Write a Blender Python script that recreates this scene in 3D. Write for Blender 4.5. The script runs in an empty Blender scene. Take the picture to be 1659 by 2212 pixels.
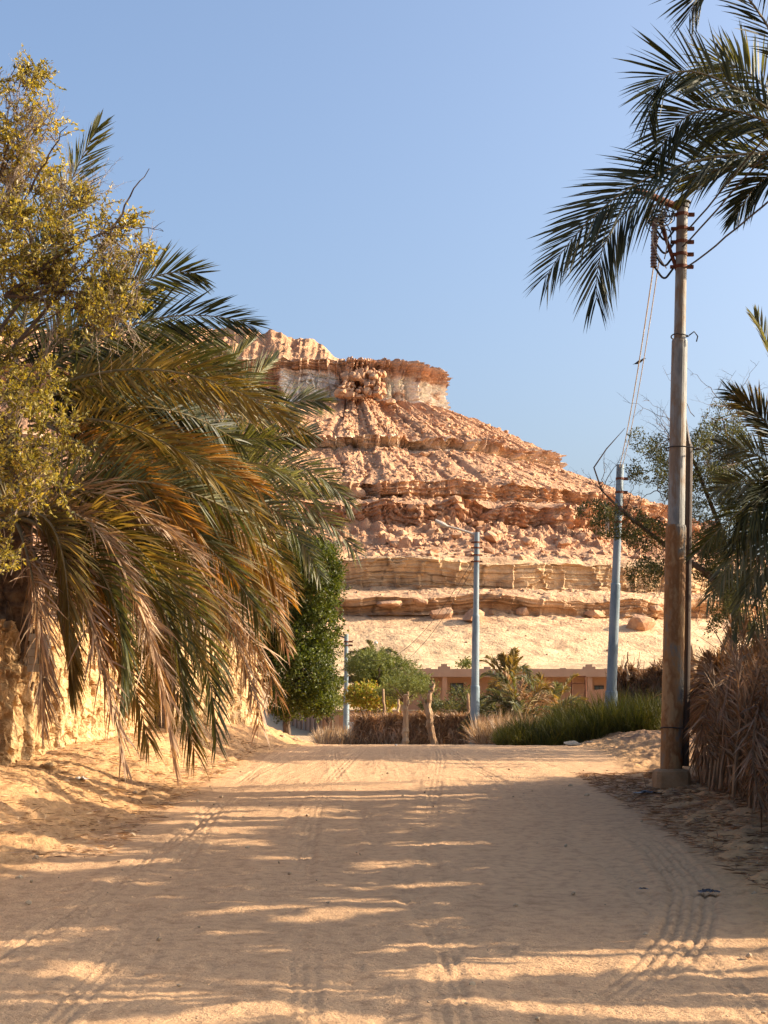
import bpy, bmesh, math, random
import numpy as np
from mathutils import Vector

S = bpy.context.scene
COL = S.collection
R = math.radians
# ------------------------------------------------------------------ camera, sky, sun, exposure
CAMZ = 1.6
FPX = 2212 * 52 / 36.0            # focal length in pixels of a 1659x2212 view
PITCH = math.atan(434 / FPX)
cam_d = bpy.data.cameras.new("camera"); cam = bpy.data.objects.new("camera", cam_d); COL.objects.link(cam)
cam_d.sensor_fit = 'VERTICAL'; cam_d.sensor_height = 36; cam_d.sensor_width = 27; cam_d.lens = 52
cam_d.clip_end = 8000; cam_d.clip_start = 0.1
cam.location = (0, 0, CAMZ); cam.rotation_euler = (math.pi/2 + PITCH, 0, 0)
S.camera = cam
SUN_AZ = R(5)                    # direction towards the sun, from +X towards +Y
SUN_EL = R(25)
w = bpy.data.worlds.new("World"); S.world = w; w.use_nodes = True
nt = w.node_tree; nt.nodes.clear()
sky = nt.nodes.new('ShaderNodeTexSky'); sky.sky_type = 'NISHITA'; sky.sun_disc = False
sky.sun_elevation = SUN_EL; sky.sun_rotation = math.pi/2 - SUN_AZ
sky.air_density = 1.0; sky.dust_density = 6.0; sky.ozone_density = 3.0; sky.altitude = 0
bg = nt.nodes.new('ShaderNodeBackground'); bg.inputs[1].default_value = 0.131
out = nt.nodes.new('ShaderNodeOutputWorld')
nt.links.new(sky.outputs[0], bg.inputs[0]); nt.links.new(bg.outputs[0], out.inputs[0])
sl = bpy.data.lights.new("sun", 'SUN'); sl.energy = 5.0; sl.angle = R(0.4); sl.color = (1.0, 0.83, 0.62)
so = bpy.data.objects.new("sun", sl); COL.objects.link(so)
sd = Vector((math.cos(SUN_EL)*math.cos(SUN_AZ), math.cos(SUN_EL)*math.sin(SUN_AZ), math.sin(SUN_EL)))
so.rotation_euler = sd.to_track_quat('Z', 'Y').to_euler(); so.location = (30, 10, 40)
S.view_settings.view_transform = 'Standard'; S.view_settings.look = 'None'
S.view_settings.exposure = 1.2; S.view_settings.gamma = 1
S.cycles.max_bounces = 6; S.cycles.transparent_max_bounces = 6

# ------------------------------------------------------------------ helpers
def D(dx, dy, Y):
    "photo position (in a 1659x2212 view) at a real distance Y -> world point"
    a = (dx - 829.5) / FPX; b = (1106 - dy) / FPX
    d = Vector((a, math.cos(PITCH) - b*math.sin(PITCH), math.sin(PITCH) + b*math.cos(PITCH)))
    return Vector((0, 0, CAMZ)) + d * (Y / d.y)
def ZD(dy, Y): return D(829.5, dy, Y).z
def XD(dx, Y, dy=1540): return D(dx, dy, Y).x
def nrm(v): return v / np.maximum(np.linalg.norm(v, axis=-1, keepdims=True), 1e-9)
_r = np.random.RandomState(7)
_perm = np.concatenate([_r.permutation(256)]*3)
_g = nrm(_r.normal(size=(256, 3)))
def perlin(x, y, z=None):
    x = np.asarray(x, float); y = np.asarray(y, float)
    z = np.zeros_like(x) if z is None else np.asarray(z, float) + np.zeros_like(x)
    xi, yi, zi = np.floor(x).astype(int), np.floor(y).astype(int), np.floor(z).astype(int)
    xf, yf, zf = x-xi, y-yi, z-zi
    u, v, ww = [t*t*t*(t*(t*6-15)+10) for t in (xf, yf, zf)]
    def gr(a, b, c):
        h = _perm[_perm[_perm[(xi+a) & 255] + ((yi+b) & 255)] + ((zi+c) & 255)]
        g = _g[h]
        return g[..., 0]*(xf-a) + g[..., 1]*(yf-b) + g[..., 2]*(zf-c)
    l = lambda a, b, t: a + t*(b-a)
    return 1.6*l(l(l(gr(0,0,0), gr(1,0,0), u), l(gr(0,1,0), gr(1,1,0), u), v),
                 l(l(gr(0,0,1), gr(1,0,1), u), l(gr(0,1,1), gr(1,1,1), u), v), ww)
def fbm(x, y, z=None, o=4, g=0.5):
    s = 0; a = 1
    z = 0*np.asarray(x, float) if z is None else z
    for i in range(o):
        f = 2.03**i
        s = s + a*perlin(x*f+i*17.3, y*f+i*5.1, z*f+i*9.7); a *= g
    return s
def sstep(a, b, x):
    t = np.clip((x-a)/(b-a), 0, 1); return t*t*(3-2*t)

class MB:
    def __init__(s): s.v = []; s.f = []; s.n = 0
    def add(s, v, f):
        v = np.asarray(v, float).reshape(-1, 3)
        for ff in (f if isinstance(f, list) else [f]):
            ff = np.asarray(ff, int)
            if len(ff): s.f.append(ff + s.n)
        s.v.append(v); s.n += len(v); return s
    def build(s, name, mat, parent=None, smooth=False, loc=None, colors=None):
        me = bpy.data.meshes.new(name)
        v = np.concatenate(s.v)
        if loc is not None: v = v - np.array(loc)
        me.vertices.add(len(v)); me.vertices.foreach_set('co', v.astype(np.float32).ravel())
        li = np.concatenate([f.ravel() for f in s.f])
        tot = np.concatenate([np.full(len(f), f.shape[1]) for f in s.f])
        st = np.concatenate([[0], np.cumsum(tot)[:-1]])
        me.loops.add(len(li)); me.loops.foreach_set('vertex_index', li.astype(np.int32))
        me.polygons.add(len(tot)); me.polygons.foreach_set('loop_start', st.astype(np.int32))
        me.polygons.foreach_set('loop_total', tot.astype(np.int32))
        me.polygons.foreach_set('use_smooth', np.full(len(tot), smooth))
        if colors is not None:
            a = me.color_attributes.new('Col', 'FLOAT_COLOR', 'POINT')
            c = np.ones((len(v), 4), np.float32); c[:, :3] = colors
            a.data.foreach_set('color', c.ravel())
        me.update(calc_edges=True); me.validate()
        me.materials.append(mat)
        o = bpy.data.objects.new(name, me); COL.objects.link(o)
        if loc is not None: o.location = loc
        if parent is not None:
            o.parent = parent
            if loc is None: o.location = -parent.location
            else: o.location = Vector(loc) - parent.location
        return o
def tag(o, label=None, cat=None, group=None, kind=None):
    for k, v in (('label', label), ('category', cat), ('group', group), ('kind', kind)):
        if v: o[k] = v
    return o
def empty(name, loc, label, cat, group=None):
    o = bpy.data.objects.new(name, None); COL.objects.link(o); o.location = loc; o.empty_display_size = 0.3
    return tag(o, label, cat, group)
def grid_faces(nr, nc, off=0, wrap=False):
    r = np.arange(nr-1)[:, None]; c = np.arange(nc if wrap else nc-1)[None, :]
    a = r*nc + c; b = r*nc + (c+1) % nc
    return np.stack([a, b, b+nc, a+nc], -1).reshape(-1, 4) + off
def tube(mb, pts, rad, sides=8, cap=True):
    P = np.array([tuple(p) for p in pts], float); n = len(P)
    rad = np.full(n, rad) if np.isscalar(rad) else np.asarray(rad, float)
    T = nrm(np.gradient(P, axis=0))
    up = np.array([0.13, 0.21, 0.97]) if abs(T[:, 2]).mean() < .85 else np.array([0.97, .2, .1])
    A = nrm(np.cross(T, up)); B = np.cross(A, T)
    th = np.linspace(0, 2*np.pi, sides, endpoint=False)
    V = P[:, None] + rad[:, None, None]*(A[:, None]*np.cos(th)[None, :, None] + B[:, None]*np.sin(th)[None, :, None])
    fs = [grid_faces(n, sides, wrap=True)[:, ::-1]]
    if cap: fs += [np.arange(sides)[None, :], (np.arange(sides)[::-1] + (n-1)*sides)[None, :]]
    mb.add(V.reshape(-1, 3), fs); return mb
def box(mb, c, s, rz=0):
    c = np.array(tuple(c), float); s = np.array(s, float)/2
    v = np.array([[x, y, z] for x in (-1, 1) for y in (-1, 1) for z in (-1, 1)], float)*s
    ca, sa = math.cos(rz), math.sin(rz)
    v = np.stack([v[:, 0]*ca - v[:, 1]*sa, v[:, 0]*sa + v[:, 1]*ca, v[:, 2]], -1) + c
    mb.add(v, np.array([[0,1,3,2],[4,6,7,5],[0,4,5,1],[2,3,7,6],[0,2,6,4],[1,5,7,3]])); return mb
def blades(mb, base, d, wd, L, W, droop):
    "tapered bent leaf blades, all at once"
    n = len(base); ss = np.array([0, .3, .68, 1.0]); ws = np.array([.35, 1, .72, 0.0])
    d = nrm(d); wd = nrm(wd - d*(wd*d).sum(1, keepdims=True))
    V = np.zeros((n, 7, 3)); k = 0
    for i, (s_, w_) in enumerate(zip(ss, ws)):
        c = base + d*(L*s_)[:, None]; c[:, 2] -= droop*L*s_**2
        if i < 3:
            V[:, k] = c - wd*(W*w_/2)[:, None]; V[:, k+1] = c + wd*(W*w_/2)[:, None]; k += 2
        else: V[:, k] = c
    o = (np.arange(n)*7)[:, None]
    mb.add(V.reshape(-1, 3), [np.concatenate([o+np.array([[0,1,3,2]]), o+np.array([[2,3,5,4]])]), o+np.array([[4,5,6]])])
    return mb
def leaves(mb, P, size, rs, aspect=.5, up=0.25):
    "small folded leaves at points P"
    n = len(P); d = nrm(rs.normal(size=(n, 3)) + np.array([0, 0, up])); wv = nrm(np.cross(d, rs.normal(size=(n, 3))))
    nn = np.cross(d, wv); L = size*rs.uniform(.6, 1.35, n)[:, None]; W = L*aspect/2
    V = np.stack([P, P + d*L*.5 + wv*W + nn*L*.1, P + d*L, P + d*L*.5 - wv*W + nn*L*.1], 1)
    o = (np.arange(n)*4)[:, None]
    mb.add(V.reshape(-1, 3), [o+np.array([[0,1,2]]), o+np.array([[0,2,3]])]); return mb

# ------------------------------------------------------------------ materials
KA = 0.76                          # one scale for every albedo
def kc(cols): return [tuple(q*KA for q in c) for c in cols]
def newmat(name):
    m = bpy.data.materials.new(name); m.use_nodes = True; nt = m.node_tree
    return m, nt, nt.nodes['Principled BSDF'], nt.nodes['Material Output']
def node(nt, t, **k):
    n = nt.nodes.new(t)
    for a, b in k.items():
        if a == 'ins':
            for i, v in b.items(): n.inputs[i].default_value = v
        else: setattr(n, a, b)
    return n
def ramp(nt, src, stops):
    r = nt.nodes.new('ShaderNodeValToRGB')
    while len(r.color_ramp.elements) < len(stops): r.color_ramp.elements.new(0.5)
    for e, (p, c) in zip(r.color_ramp.elements, stops): e.position = p; e.color = (*c, 1)
    nt.links.new(src, r.inputs[0]); return r.outputs[0]
def leafmat(name, cols, trans=0.35, tint=(1, .9, .35), rough=.55, spec=.3):
    m, nt, b, o = newmat(name); cols = kc(cols)
    gi = node(nt, 'ShaderNodeNewGeometry'); c = ramp(nt, gi.outputs['Random Per Island'], [(i/(len(cols)-1), q) for i, q in enumerate(cols)])
    tc = node(nt, 'ShaderNodeTexCoord'); no = node(nt, 'ShaderNodeTexNoise', ins={'Scale': 1.3, 'Detail': 2})
    nt.links.new(tc.outputs['Object'], no.inputs['Vector'])
    hs = node(nt, 'ShaderNodeHueSaturation'); mr = node(nt, 'ShaderNodeMapRange', ins={'From Min': .3, 'From Max': .7, 'To Min': .65, 'To Max': 1.35})
    nt.links.new(no.outputs['Fac'], mr.inputs['Value']); nt.links.new(mr.outputs[0], hs.inputs['Value']); nt.links.new(c, hs.inputs['Color'])
    nt.links.new(hs.outputs[0], b.inputs['Base Color']); b.inputs['Roughness'].default_value = rough
    b.inputs['Specular IOR Level'].default_value = spec
    tr = node(nt, 'ShaderNodeBsdfTranslucent'); mx = node(nt, 'ShaderNodeMixShader', ins={0: trans})
    mul = node(nt, 'ShaderNodeMix', data_type='RGBA', blend_type='MULTIPLY'); mul.inputs[0].default_value = 1
    nt.links.new(hs.outputs[0], mul.inputs[6]); mul.inputs[7].default_value = (tint[0]*1.6, tint[1]*1.6, tint[2]*1.6, 1)
    nt.links.new(mul.outputs[2], tr.inputs[0])
    nt.links.new(b.outputs[0], mx.inputs[1]); nt.links.new(tr.outputs[0], mx.inputs[2]); nt.links.new(mx.outputs[0], o.inputs[0])
    return m
def rough_mat(name, cols, scale=4, detail=6, bump=.3, bscale=20, rough=.9, stretch=(1,1,1), attr=False, bdist=.02, metal=0, mid=(.35,.65)):
    m, nt, b, o = newmat(name); cols = kc(cols)
    tc = node(nt, 'ShaderNodeTexCoord'); mp = node(nt, 'ShaderNodeMapping'); mp.inputs['Scale'].default_value = stretch
    nt.links.new(tc.outputs['Object'], mp.inputs[0])
    n1 = node(nt, 'ShaderNodeTexNoise', ins={'Scale': scale, 'Detail': detail, 'Roughness': .6}); nt.links.new(mp.outputs[0], n1.inputs['Vector'])
    k = len(cols)-1
    c = ramp(nt, n1.outputs['Fac'], [(mid[0]+(mid[1]-mid[0])*i/k, q) for i, q in enumerate(cols)])
    if attr:
        at = node(nt, 'ShaderNodeVertexColor', layer_name='Col')
        mul = node(nt, 'ShaderNodeMix', data_type='RGBA', blend_type='MULTIPLY'); mul.inputs[0].default_value = 1
        nt.links.new(at.outputs[0], mul.inputs[6]); nt.links.new(c, mul.inputs[7]); c = mul.outputs[2]
    nt.links.new(c, b.inputs['Base Color']); b.inputs['Roughness'].default_value = rough; b.inputs['Metallic'].default_value = metal
    b.inputs['Specular IOR Level'].default_value = .25
    n2 = node(nt, 'ShaderNodeTexNoise', ins={'Scale': bscale, 'Detail': 5, 'Roughness': .65}); nt.links.new(mp.outputs[0], n2.inputs['Vector'])
    bp = node(nt, 'ShaderNodeBump', ins={'Strength': bump, 'Distance': bdist}); nt.links.new(n2.outputs['Fac'], bp.inputs['Height'])
    nt.links.new(bp.outputs[0], b.inputs['Normal'])
    return m
M = {}
M['sand'] = rough_mat('sand', [(.78,.75,.72), (1,1,1), (1.10,1.09,1.07)], scale=9, bump=1.0, bscale=30, attr=True, bdist=.03, detail=10)
M['mesa'] = rough_mat('mesa_rock', [(.70,.66,.64), (1,1,1), (1.22,1.22,1.2)], scale=.35, bump=.8, bscale=1.9, attr=True, bdist=.5, detail=8)
M['boulder'] = rough_mat('boulder_rock', [(.47,.25,.14), (.61,.345,.195), (.69,.44,.26)], scale=.7, bump=.7, bscale=2.5, bdist=.25)
M['stone'] = rough_mat('pale_stone', [(.45,.33,.2), (.6,.46,.3)], scale=4, bump=.6, bscale=12)
M['mudwall'] = rough_mat('mud_wall', [(.46,.27,.12), (.68,.44,.21), (.80,.55,.30)], scale=4, bump=1, bscale=14, bdist=.05)
M['brick'] = rough_mat('white_brick', [(.55,.48,.38), (.75,.68,.56)], scale=5, bump=.6, bscale=20)
M['adobe'] = rough_mat('adobe_plaster', [(.40,.23,.14), (.46,.27,.17)], scale=1, bump=.2, bscale=6)
M['adobe_band'] = rough_mat('adobe_band', [(.40,.26,.18), (.45,.30,.21)], scale=1, bump=.2, bscale=6)
M['glass'], nt_, b_, o_ = newmat('window_glass'); b_.inputs['Base Color'].default_value = (.06,.08,.09,1); b_.inputs['Roughness'].default_value = .15
M['bluesteel'] = rough_mat('blue_grey_paint', [(.13,.19,.23), (.22,.29,.33), (.28,.34,.37)], scale=3, bump=.15, bscale=30, rough=.5, stretch=(1,1,.35))
M['rustpole'] = rough_mat('rusty_tan_paint', [(.12,.12,.125), (.20,.185,.16), (.34,.19,.085), (.26,.12,.045), (.40,.25,.12)], scale=3.2, bump=.5, bscale=30, rough=.75, stretch=(1,1,.45), mid=(.34,.60))
M['greypole'] = rough_mat('grey_paint', [(.20,.20,.19), (.31,.31,.29), (.24,.17,.11), (.30,.29,.27)], scale=4, bump=.2, bscale=30, rough=.6, stretch=(1,1,.3))
M['rust'] = rough_mat('rust', [(.10,.035,.02), (.22,.08,.04)], scale=18, bump=.3, bscale=60, rough=.8)
M['iron'] = rough_mat('dark_iron', [(.02,.018,.017), (.06,.05,.045)], scale=20, bump=.2, bscale=60, rough=.6)
M['ceramic'] = rough_mat('insulator', [(.20,.12,.10), (.32,.22,.18)], scale=12, bump=.1, bscale=40, rough=.35)
M['pipe'] = rough_mat('brown_pipe', [(.06,.042,.035), (.11,.075,.055)], scale=3, bump=.1, bscale=40, rough=.45, stretch=(1,1,.2))
M['concrete'] = rough_mat('concrete', [(.36,.30,.22), (.47,.39,.28)], scale=6, bump=.6, bscale=25)
M['footing'] = rough_mat('dusty_concrete', [(.30,.19,.10), (.46,.30,.165)], scale=5, bump=.8, bscale=25)
M['cable'] = rough_mat('black_cable', [(.015,.015,.015), (.04,.038,.035)], scale=5, bump=0, rough=.6)
M['whitewire'] = rough_mat('pale_wire', [(.42,.36,.30), (.62,.56,.48)], scale=9, bump=0, rough=.6)
M['bark'] = rough_mat('bark', [(.09,.06,.045), (.19,.135,.095)], scale=6, bump=1, bscale=18, stretch=(1,1,.3), bdist=.03)
M['palebark'] = rough_mat('pale_twig', [(.26,.19,.13), (.42,.33,.24)], scale=6, bump=.5, bscale=18, stretch=(1,1,.3))
M['reedstalk'] = rough_mat('dry_stalk', [(.17,.10,.055), (.33,.21,.12)], scale=6, bump=.5, bscale=18, stretch=(1,1,.3))
M['palmbark'] = rough_mat('palm_bark', [(.07,.045,.03), (.17,.11,.07), (.26,.18,.11)], scale=7, bump=1, bscale=14, bdist=.05)
M['deadwood'] = rough_mat('dead_wood', [(.20,.11,.06), (.42,.27,.15), (.55,.40,.25)], scale=2.5, bump=.8, bscale=14, stretch=(1,1,.25))
M['rag'] = rough_mat('dark_plastic', [(.012,.013,.02), (.03,.03,.04)], scale=8, bump=.3, rough=.35)
M['paper'] = rough_mat('white_scrap', [(.6,.55,.48), (.75,.72,.66)], scale=8, bump=.3)
M['lamp'] = rough_mat('lamp_glass', [(.7,.68,.6), (.78,.76,.7)], scale=8, bump=0, rough=.3)
M['bird'] = rough_mat('bird_feathers', [(.015,.013,.012), (.05,.045,.04)], scale=20, bump=.2)
M['f_green'] = leafmat('frond_green', [(0.061,0.074,0.027), (0.115,0.121,0.041), (0.176,0.155,0.047), (0.095,0.101,0.041)], .32)
M['f_olive'] = leafmat('frond_olive', [(0.135,0.112,0.033), (0.225,0.173,0.053), (0.315,0.225,0.075), (0.150,0.128,0.045)], .38, (1,.8,.3))
M['f_grey'] = leafmat('frond_grey_green', [(0.098,0.119,0.063), (0.168,0.175,0.091), (0.252,0.231,0.140), (0.126,0.140,0.077)], .25)
M['f_dry'] = leafmat('frond_dry', [(0.225,0.135,0.075), (0.360,0.225,0.128), (0.570,0.390,0.225), (0.300,0.188,0.105), (0.690,0.510,0.300)], .22, (1,.75,.4))
M['f_gold'] = leafmat('frond_gold', [(0.270,0.169,0.041), (0.405,0.230,0.061), (0.459,0.297,0.095)], .45, (1,.7,.2))
M['f_dark'] = leafmat('frond_dark', [(.025,.035,.018), (.05,.06,.025), (.075,.075,.032)], .2)
M['rachis'] = rough_mat('rachis', [(.16,.13,.06), (.30,.24,.13)], scale=5, bump=.2, rough=.5)
M['l_yellow'] = leafmat('leaf_yellow_green', [(.15,.155,.05), (.37,.30,.06), (.55,.44,.10), (.22,.20,.05), (.66,.54,.16), (.44,.30,.07)], .38, (1,.9,.25), rough=.4)
M['l_green'] = leafmat('leaf_bright_green', [(0.037,0.056,0.010), (0.088,0.112,0.018), (0.175,0.188,0.025), (0.025,0.040,0.010)], .3, (1,1,.3), rough=.45)
M['l_mid'] = leafmat('leaf_mid_green', [(0.103,0.132,0.034), (0.161,0.190,0.052), (0.218,0.230,0.069)], .3)
M['l_flower'] = leafmat('leaf_lime_green', [(0.180,0.204,0.024), (0.288,0.288,0.036), (0.360,0.336,0.048), (0.456,0.204,0.048)], .35)
M['l_acacia'] = leafmat('leaf_grey_green', [(0.054,0.066,0.026), (0.108,0.120,0.042), (0.180,0.168,0.060)], .3)
M['grass'] = leafmat('reed_green', [(0.040,0.052,0.009), (0.086,0.092,0.015), (0.161,0.138,0.023), (0.069,0.071,0.014)], .35, (1,.95,.3))
M['drygrass'] = leafmat('dry_grass', [(.22,.14,.08), (.36,.25,.15), (.48,.36,.24)], .3, (1,.8,.5))
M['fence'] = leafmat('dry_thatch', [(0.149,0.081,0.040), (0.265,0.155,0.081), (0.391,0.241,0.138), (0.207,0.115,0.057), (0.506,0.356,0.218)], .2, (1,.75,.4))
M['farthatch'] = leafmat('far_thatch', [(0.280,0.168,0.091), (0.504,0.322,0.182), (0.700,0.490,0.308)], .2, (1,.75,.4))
M['fencecore'] = rough_mat('thatch_core', [(.08,.045,.025), (.17,.10,.055)], scale=8, bump=1, bscale=30, stretch=(1,1,.2), bdist=.05)

# ------------------------------------------------------------------ ground
_gy = [-40, 0, 7, 12, 21, 30, 36, 42, 56, 70, 95, 116, 131, 150, 175, 192, 230, 400, 3000]
_gz = [0, 0, 0, .18, .55, .80, .82, .72, .40, 0, -.3, -.2, .6, 2.2, 5.2, 7.0, 8, 9, 9]
eLy, eLx = [0, 8, 12, 18, 22, 28, 34, 40, 60, 90], [-5, -4.4, -3.3, -2.7, -2.6, -2.4, -2.1, -1.7, -3, -6]
eRy, eRx = [0, 8, 12, 20, 30, 40, 60, 90], [2.0, 2.25, 2.8, 3.5, 4.5, 4.6, 4, 4]
def smooth_interp(y, xs, ys):
    y = np.asarray(y, float)
    return (np.interp(y-2, xs, ys)+np.interp(y-1, xs, ys)+np.interp(y, xs, ys)+np.interp(y+1, xs, ys)+np.interp(y+2, xs, ys))/5
def ground_z(x, y):
    x = np.asarray(x, float); y = np.asarray(y, float)
    z = smooth_interp(y, _gy, _gz)
    eL = smooth_interp(y, eLy, eLx); eR = smooth_interp(y, eRy, eRx)
    wl = np.interp(y, [8, 13, 18, 30, 39, 48, 62], [.10, .22, .48, .52, .62, .4, 0])
    wr = np.interp(y, [4, 9, 20, 34, 44, 60], [.30, .34, .18, .3, .35, 0])
    z = z + wl*sstep(0, 2.0, eL-x) + wr*sstep(-.15, 1.7, x-eR)
    z = z + .10*fbm(x*.35, y*.35, o=2)*sstep(0, 1, np.maximum(eL-x, x-eR))*(y > 0)
    return z
def gz(x, y): return float(ground_z(np.array([x]), np.array([y]))[0])
def G(x, y, up=0): return Vector((x, y, gz(x, y)+up))
def ground():
    ys = [-30, -20, -10, -4, 0, 3, 5]
    y = 6.2
    while y < 60: ys.append(y); y *= 1.0033 if y < 45 else 1.012
    while y < 230: ys.append(y); y *= 1.02
    ys += [260, 320, 420, 600, 1000, 2000, 4000]
    ys = np.array(ys)
    xi = np.linspace(-6.6, 6.6, 560)
    ext = 6.6*np.geomspace(1.006, 500, 120)
    xs = np.concatenate([-ext[::-1], xi, ext])
    X, Y = np.meshgrid(xs, ys)
    Z = ground_z(X, Y)
    eL = smooth_interp(Y, eLy, eLx); eR = smooth_interp(Y, eRy, eRx)
    inroad = sstep(-.3, .3, X-eL)*sstep(-.3, .3, eR-X)*(Y < 70)
    near = sstep(80, 40, Y)
    wander = .35*perlin(Y*.09, Y*0+3) 
    xr = X + wander
    # long wheel ruts and brushed sand running along the road
    rut = .012*fbm(xr*1.7, Y*.16, o=2) + (.006*perlin(xr*11, Y*.5) + .004*perlin(xr*26, Y*1.3) + .003*perlin(xr*48, Y*3))*sstep(-.5, .4, perlin(xr*.9, Y*.13, X*0+8)) + .004*fbm(X*5, Y*5, o=3)
    # washboard ridges in wheel tracks
    wash = .0045*np.sin(Y*20 + 2.5*perlin(xr*1.2, Y*.5))*sstep(.1, .5, perlin(xr*.8, Y*.06, X*0+4))
    Z = Z + near*inroad*(rut + wash)
    # oblique tracks crossing from lower left
    a = (xr*.86 - Y*.24)
    Z = Z + near*inroad*.007*perlin(a*12, Y*.2+xr*.2)*sstep(.0, .35, perlin(a*.7, Y*.05))
    # curved tread marks at the right edge of the road
    tx = smooth_interp(Y*4, np.array([7, 9.2, 10.3, 12.3, 15.2, 18])*4, [.6, 1.65, 2.03, 2.5, 2.7, 2.3])
    def tread(cx_, hw, pitch, depth, mask, ph=0., rib=.5):
        u = X - cx_ ; b = sstep(hw, hw-.04, np.abs(u))*mask
        return -depth*b*(sstep(.1, .8, np.sin(u*2*np.pi/pitch)) + rib*sstep(.3, .9, np.sin(Y*2*np.pi/.11*np.maximum(1, Y/16)**-1 + u*18 + ph))*sstep(34, 18, Y)) + depth*.5*np.exp(-((np.abs(u)-hw-.03)/.03)**2)*mask
    Z = Z + tread(tx + .02*perlin(Y*1.3, Y*0), .21, .085, .025*(.8+.5*perlin(Y*1.7, X*4)), sstep(7.5, 10.4, Y)*sstep(17, 14, Y), rib=.12)
    for k, (x0, a1, a2, f1, hw, dep) in enumerate([(-1.9, .35, .02, .21, .13, .011), (-.55, .28, -.012, .17, .12, .010), (.75, .4, .0, .13, .13, .011), (1.75, .25, -.01, .19, .12, .009), (-2.5, .5, .05, .11, .11, .010), (.1, .7, -.03, .08, .11, .008), (-1.2, .9, .06, .06, .12, .009)]):
        cxk = x0 + a1*np.sin(Y*f1 + k*1.7) + a2*(Y-16)
        fade = sstep(-.35, .15, perlin(Y*.22 + k*9, Y*0 + k))*inroad*sstep(60, 40, Y)
        Z = Z + tread(cxk, hw, .07, dep, fade, k)
    # loose trampled ground off the road
    off = (1-inroad)*near
    Z = Z + off*(.05*fbm(X*2.2, Y*2.2, o=5, g=.6) + .04*np.abs(perlin(X*6, Y*6)))
    n1 = fbm(X*.25, Y*.2, o=3); n2 = fbm(X*1.5, Y*1.5, o=3)
    road_c = np.array([.69, .425, .225]); bank_c = np.array([.66, .385, .175])
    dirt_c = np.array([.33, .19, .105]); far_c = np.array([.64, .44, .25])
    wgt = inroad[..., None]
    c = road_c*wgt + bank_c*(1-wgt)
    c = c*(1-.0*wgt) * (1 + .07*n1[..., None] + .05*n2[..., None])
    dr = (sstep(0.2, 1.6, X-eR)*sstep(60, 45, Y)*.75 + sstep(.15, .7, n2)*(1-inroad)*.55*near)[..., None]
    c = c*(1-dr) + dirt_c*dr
    ff = sstep(60, 120, Y)[..., None]; c = c*(1-ff) + far_c*ff
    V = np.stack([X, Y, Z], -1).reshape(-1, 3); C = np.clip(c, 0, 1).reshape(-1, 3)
    # scuffed sand
    V[:, 2] += (near*inroad*(.010*np.maximum(0, fbm(X*3.1, Y*1.6, o=4)-.1) - .012*sstep(.45, .6, perlin(X*3.3+5, Y*2.6)))).ravel()
    F = grid_faces(len(ys), len(xs))
    fc = V[F].mean(1)
    isr = (fc[:, 0] > smooth_interp(fc[:, 1], eLy, eLx)) & (fc[:, 0] < smooth_interp(fc[:, 1], eRy, eRx)) & (fc[:, 1] < 70) & (fc[:, 1] > -10)
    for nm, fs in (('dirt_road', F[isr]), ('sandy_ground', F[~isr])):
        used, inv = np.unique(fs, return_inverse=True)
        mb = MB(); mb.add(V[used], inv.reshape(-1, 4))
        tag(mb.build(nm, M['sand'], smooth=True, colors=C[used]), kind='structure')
ground()

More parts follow.
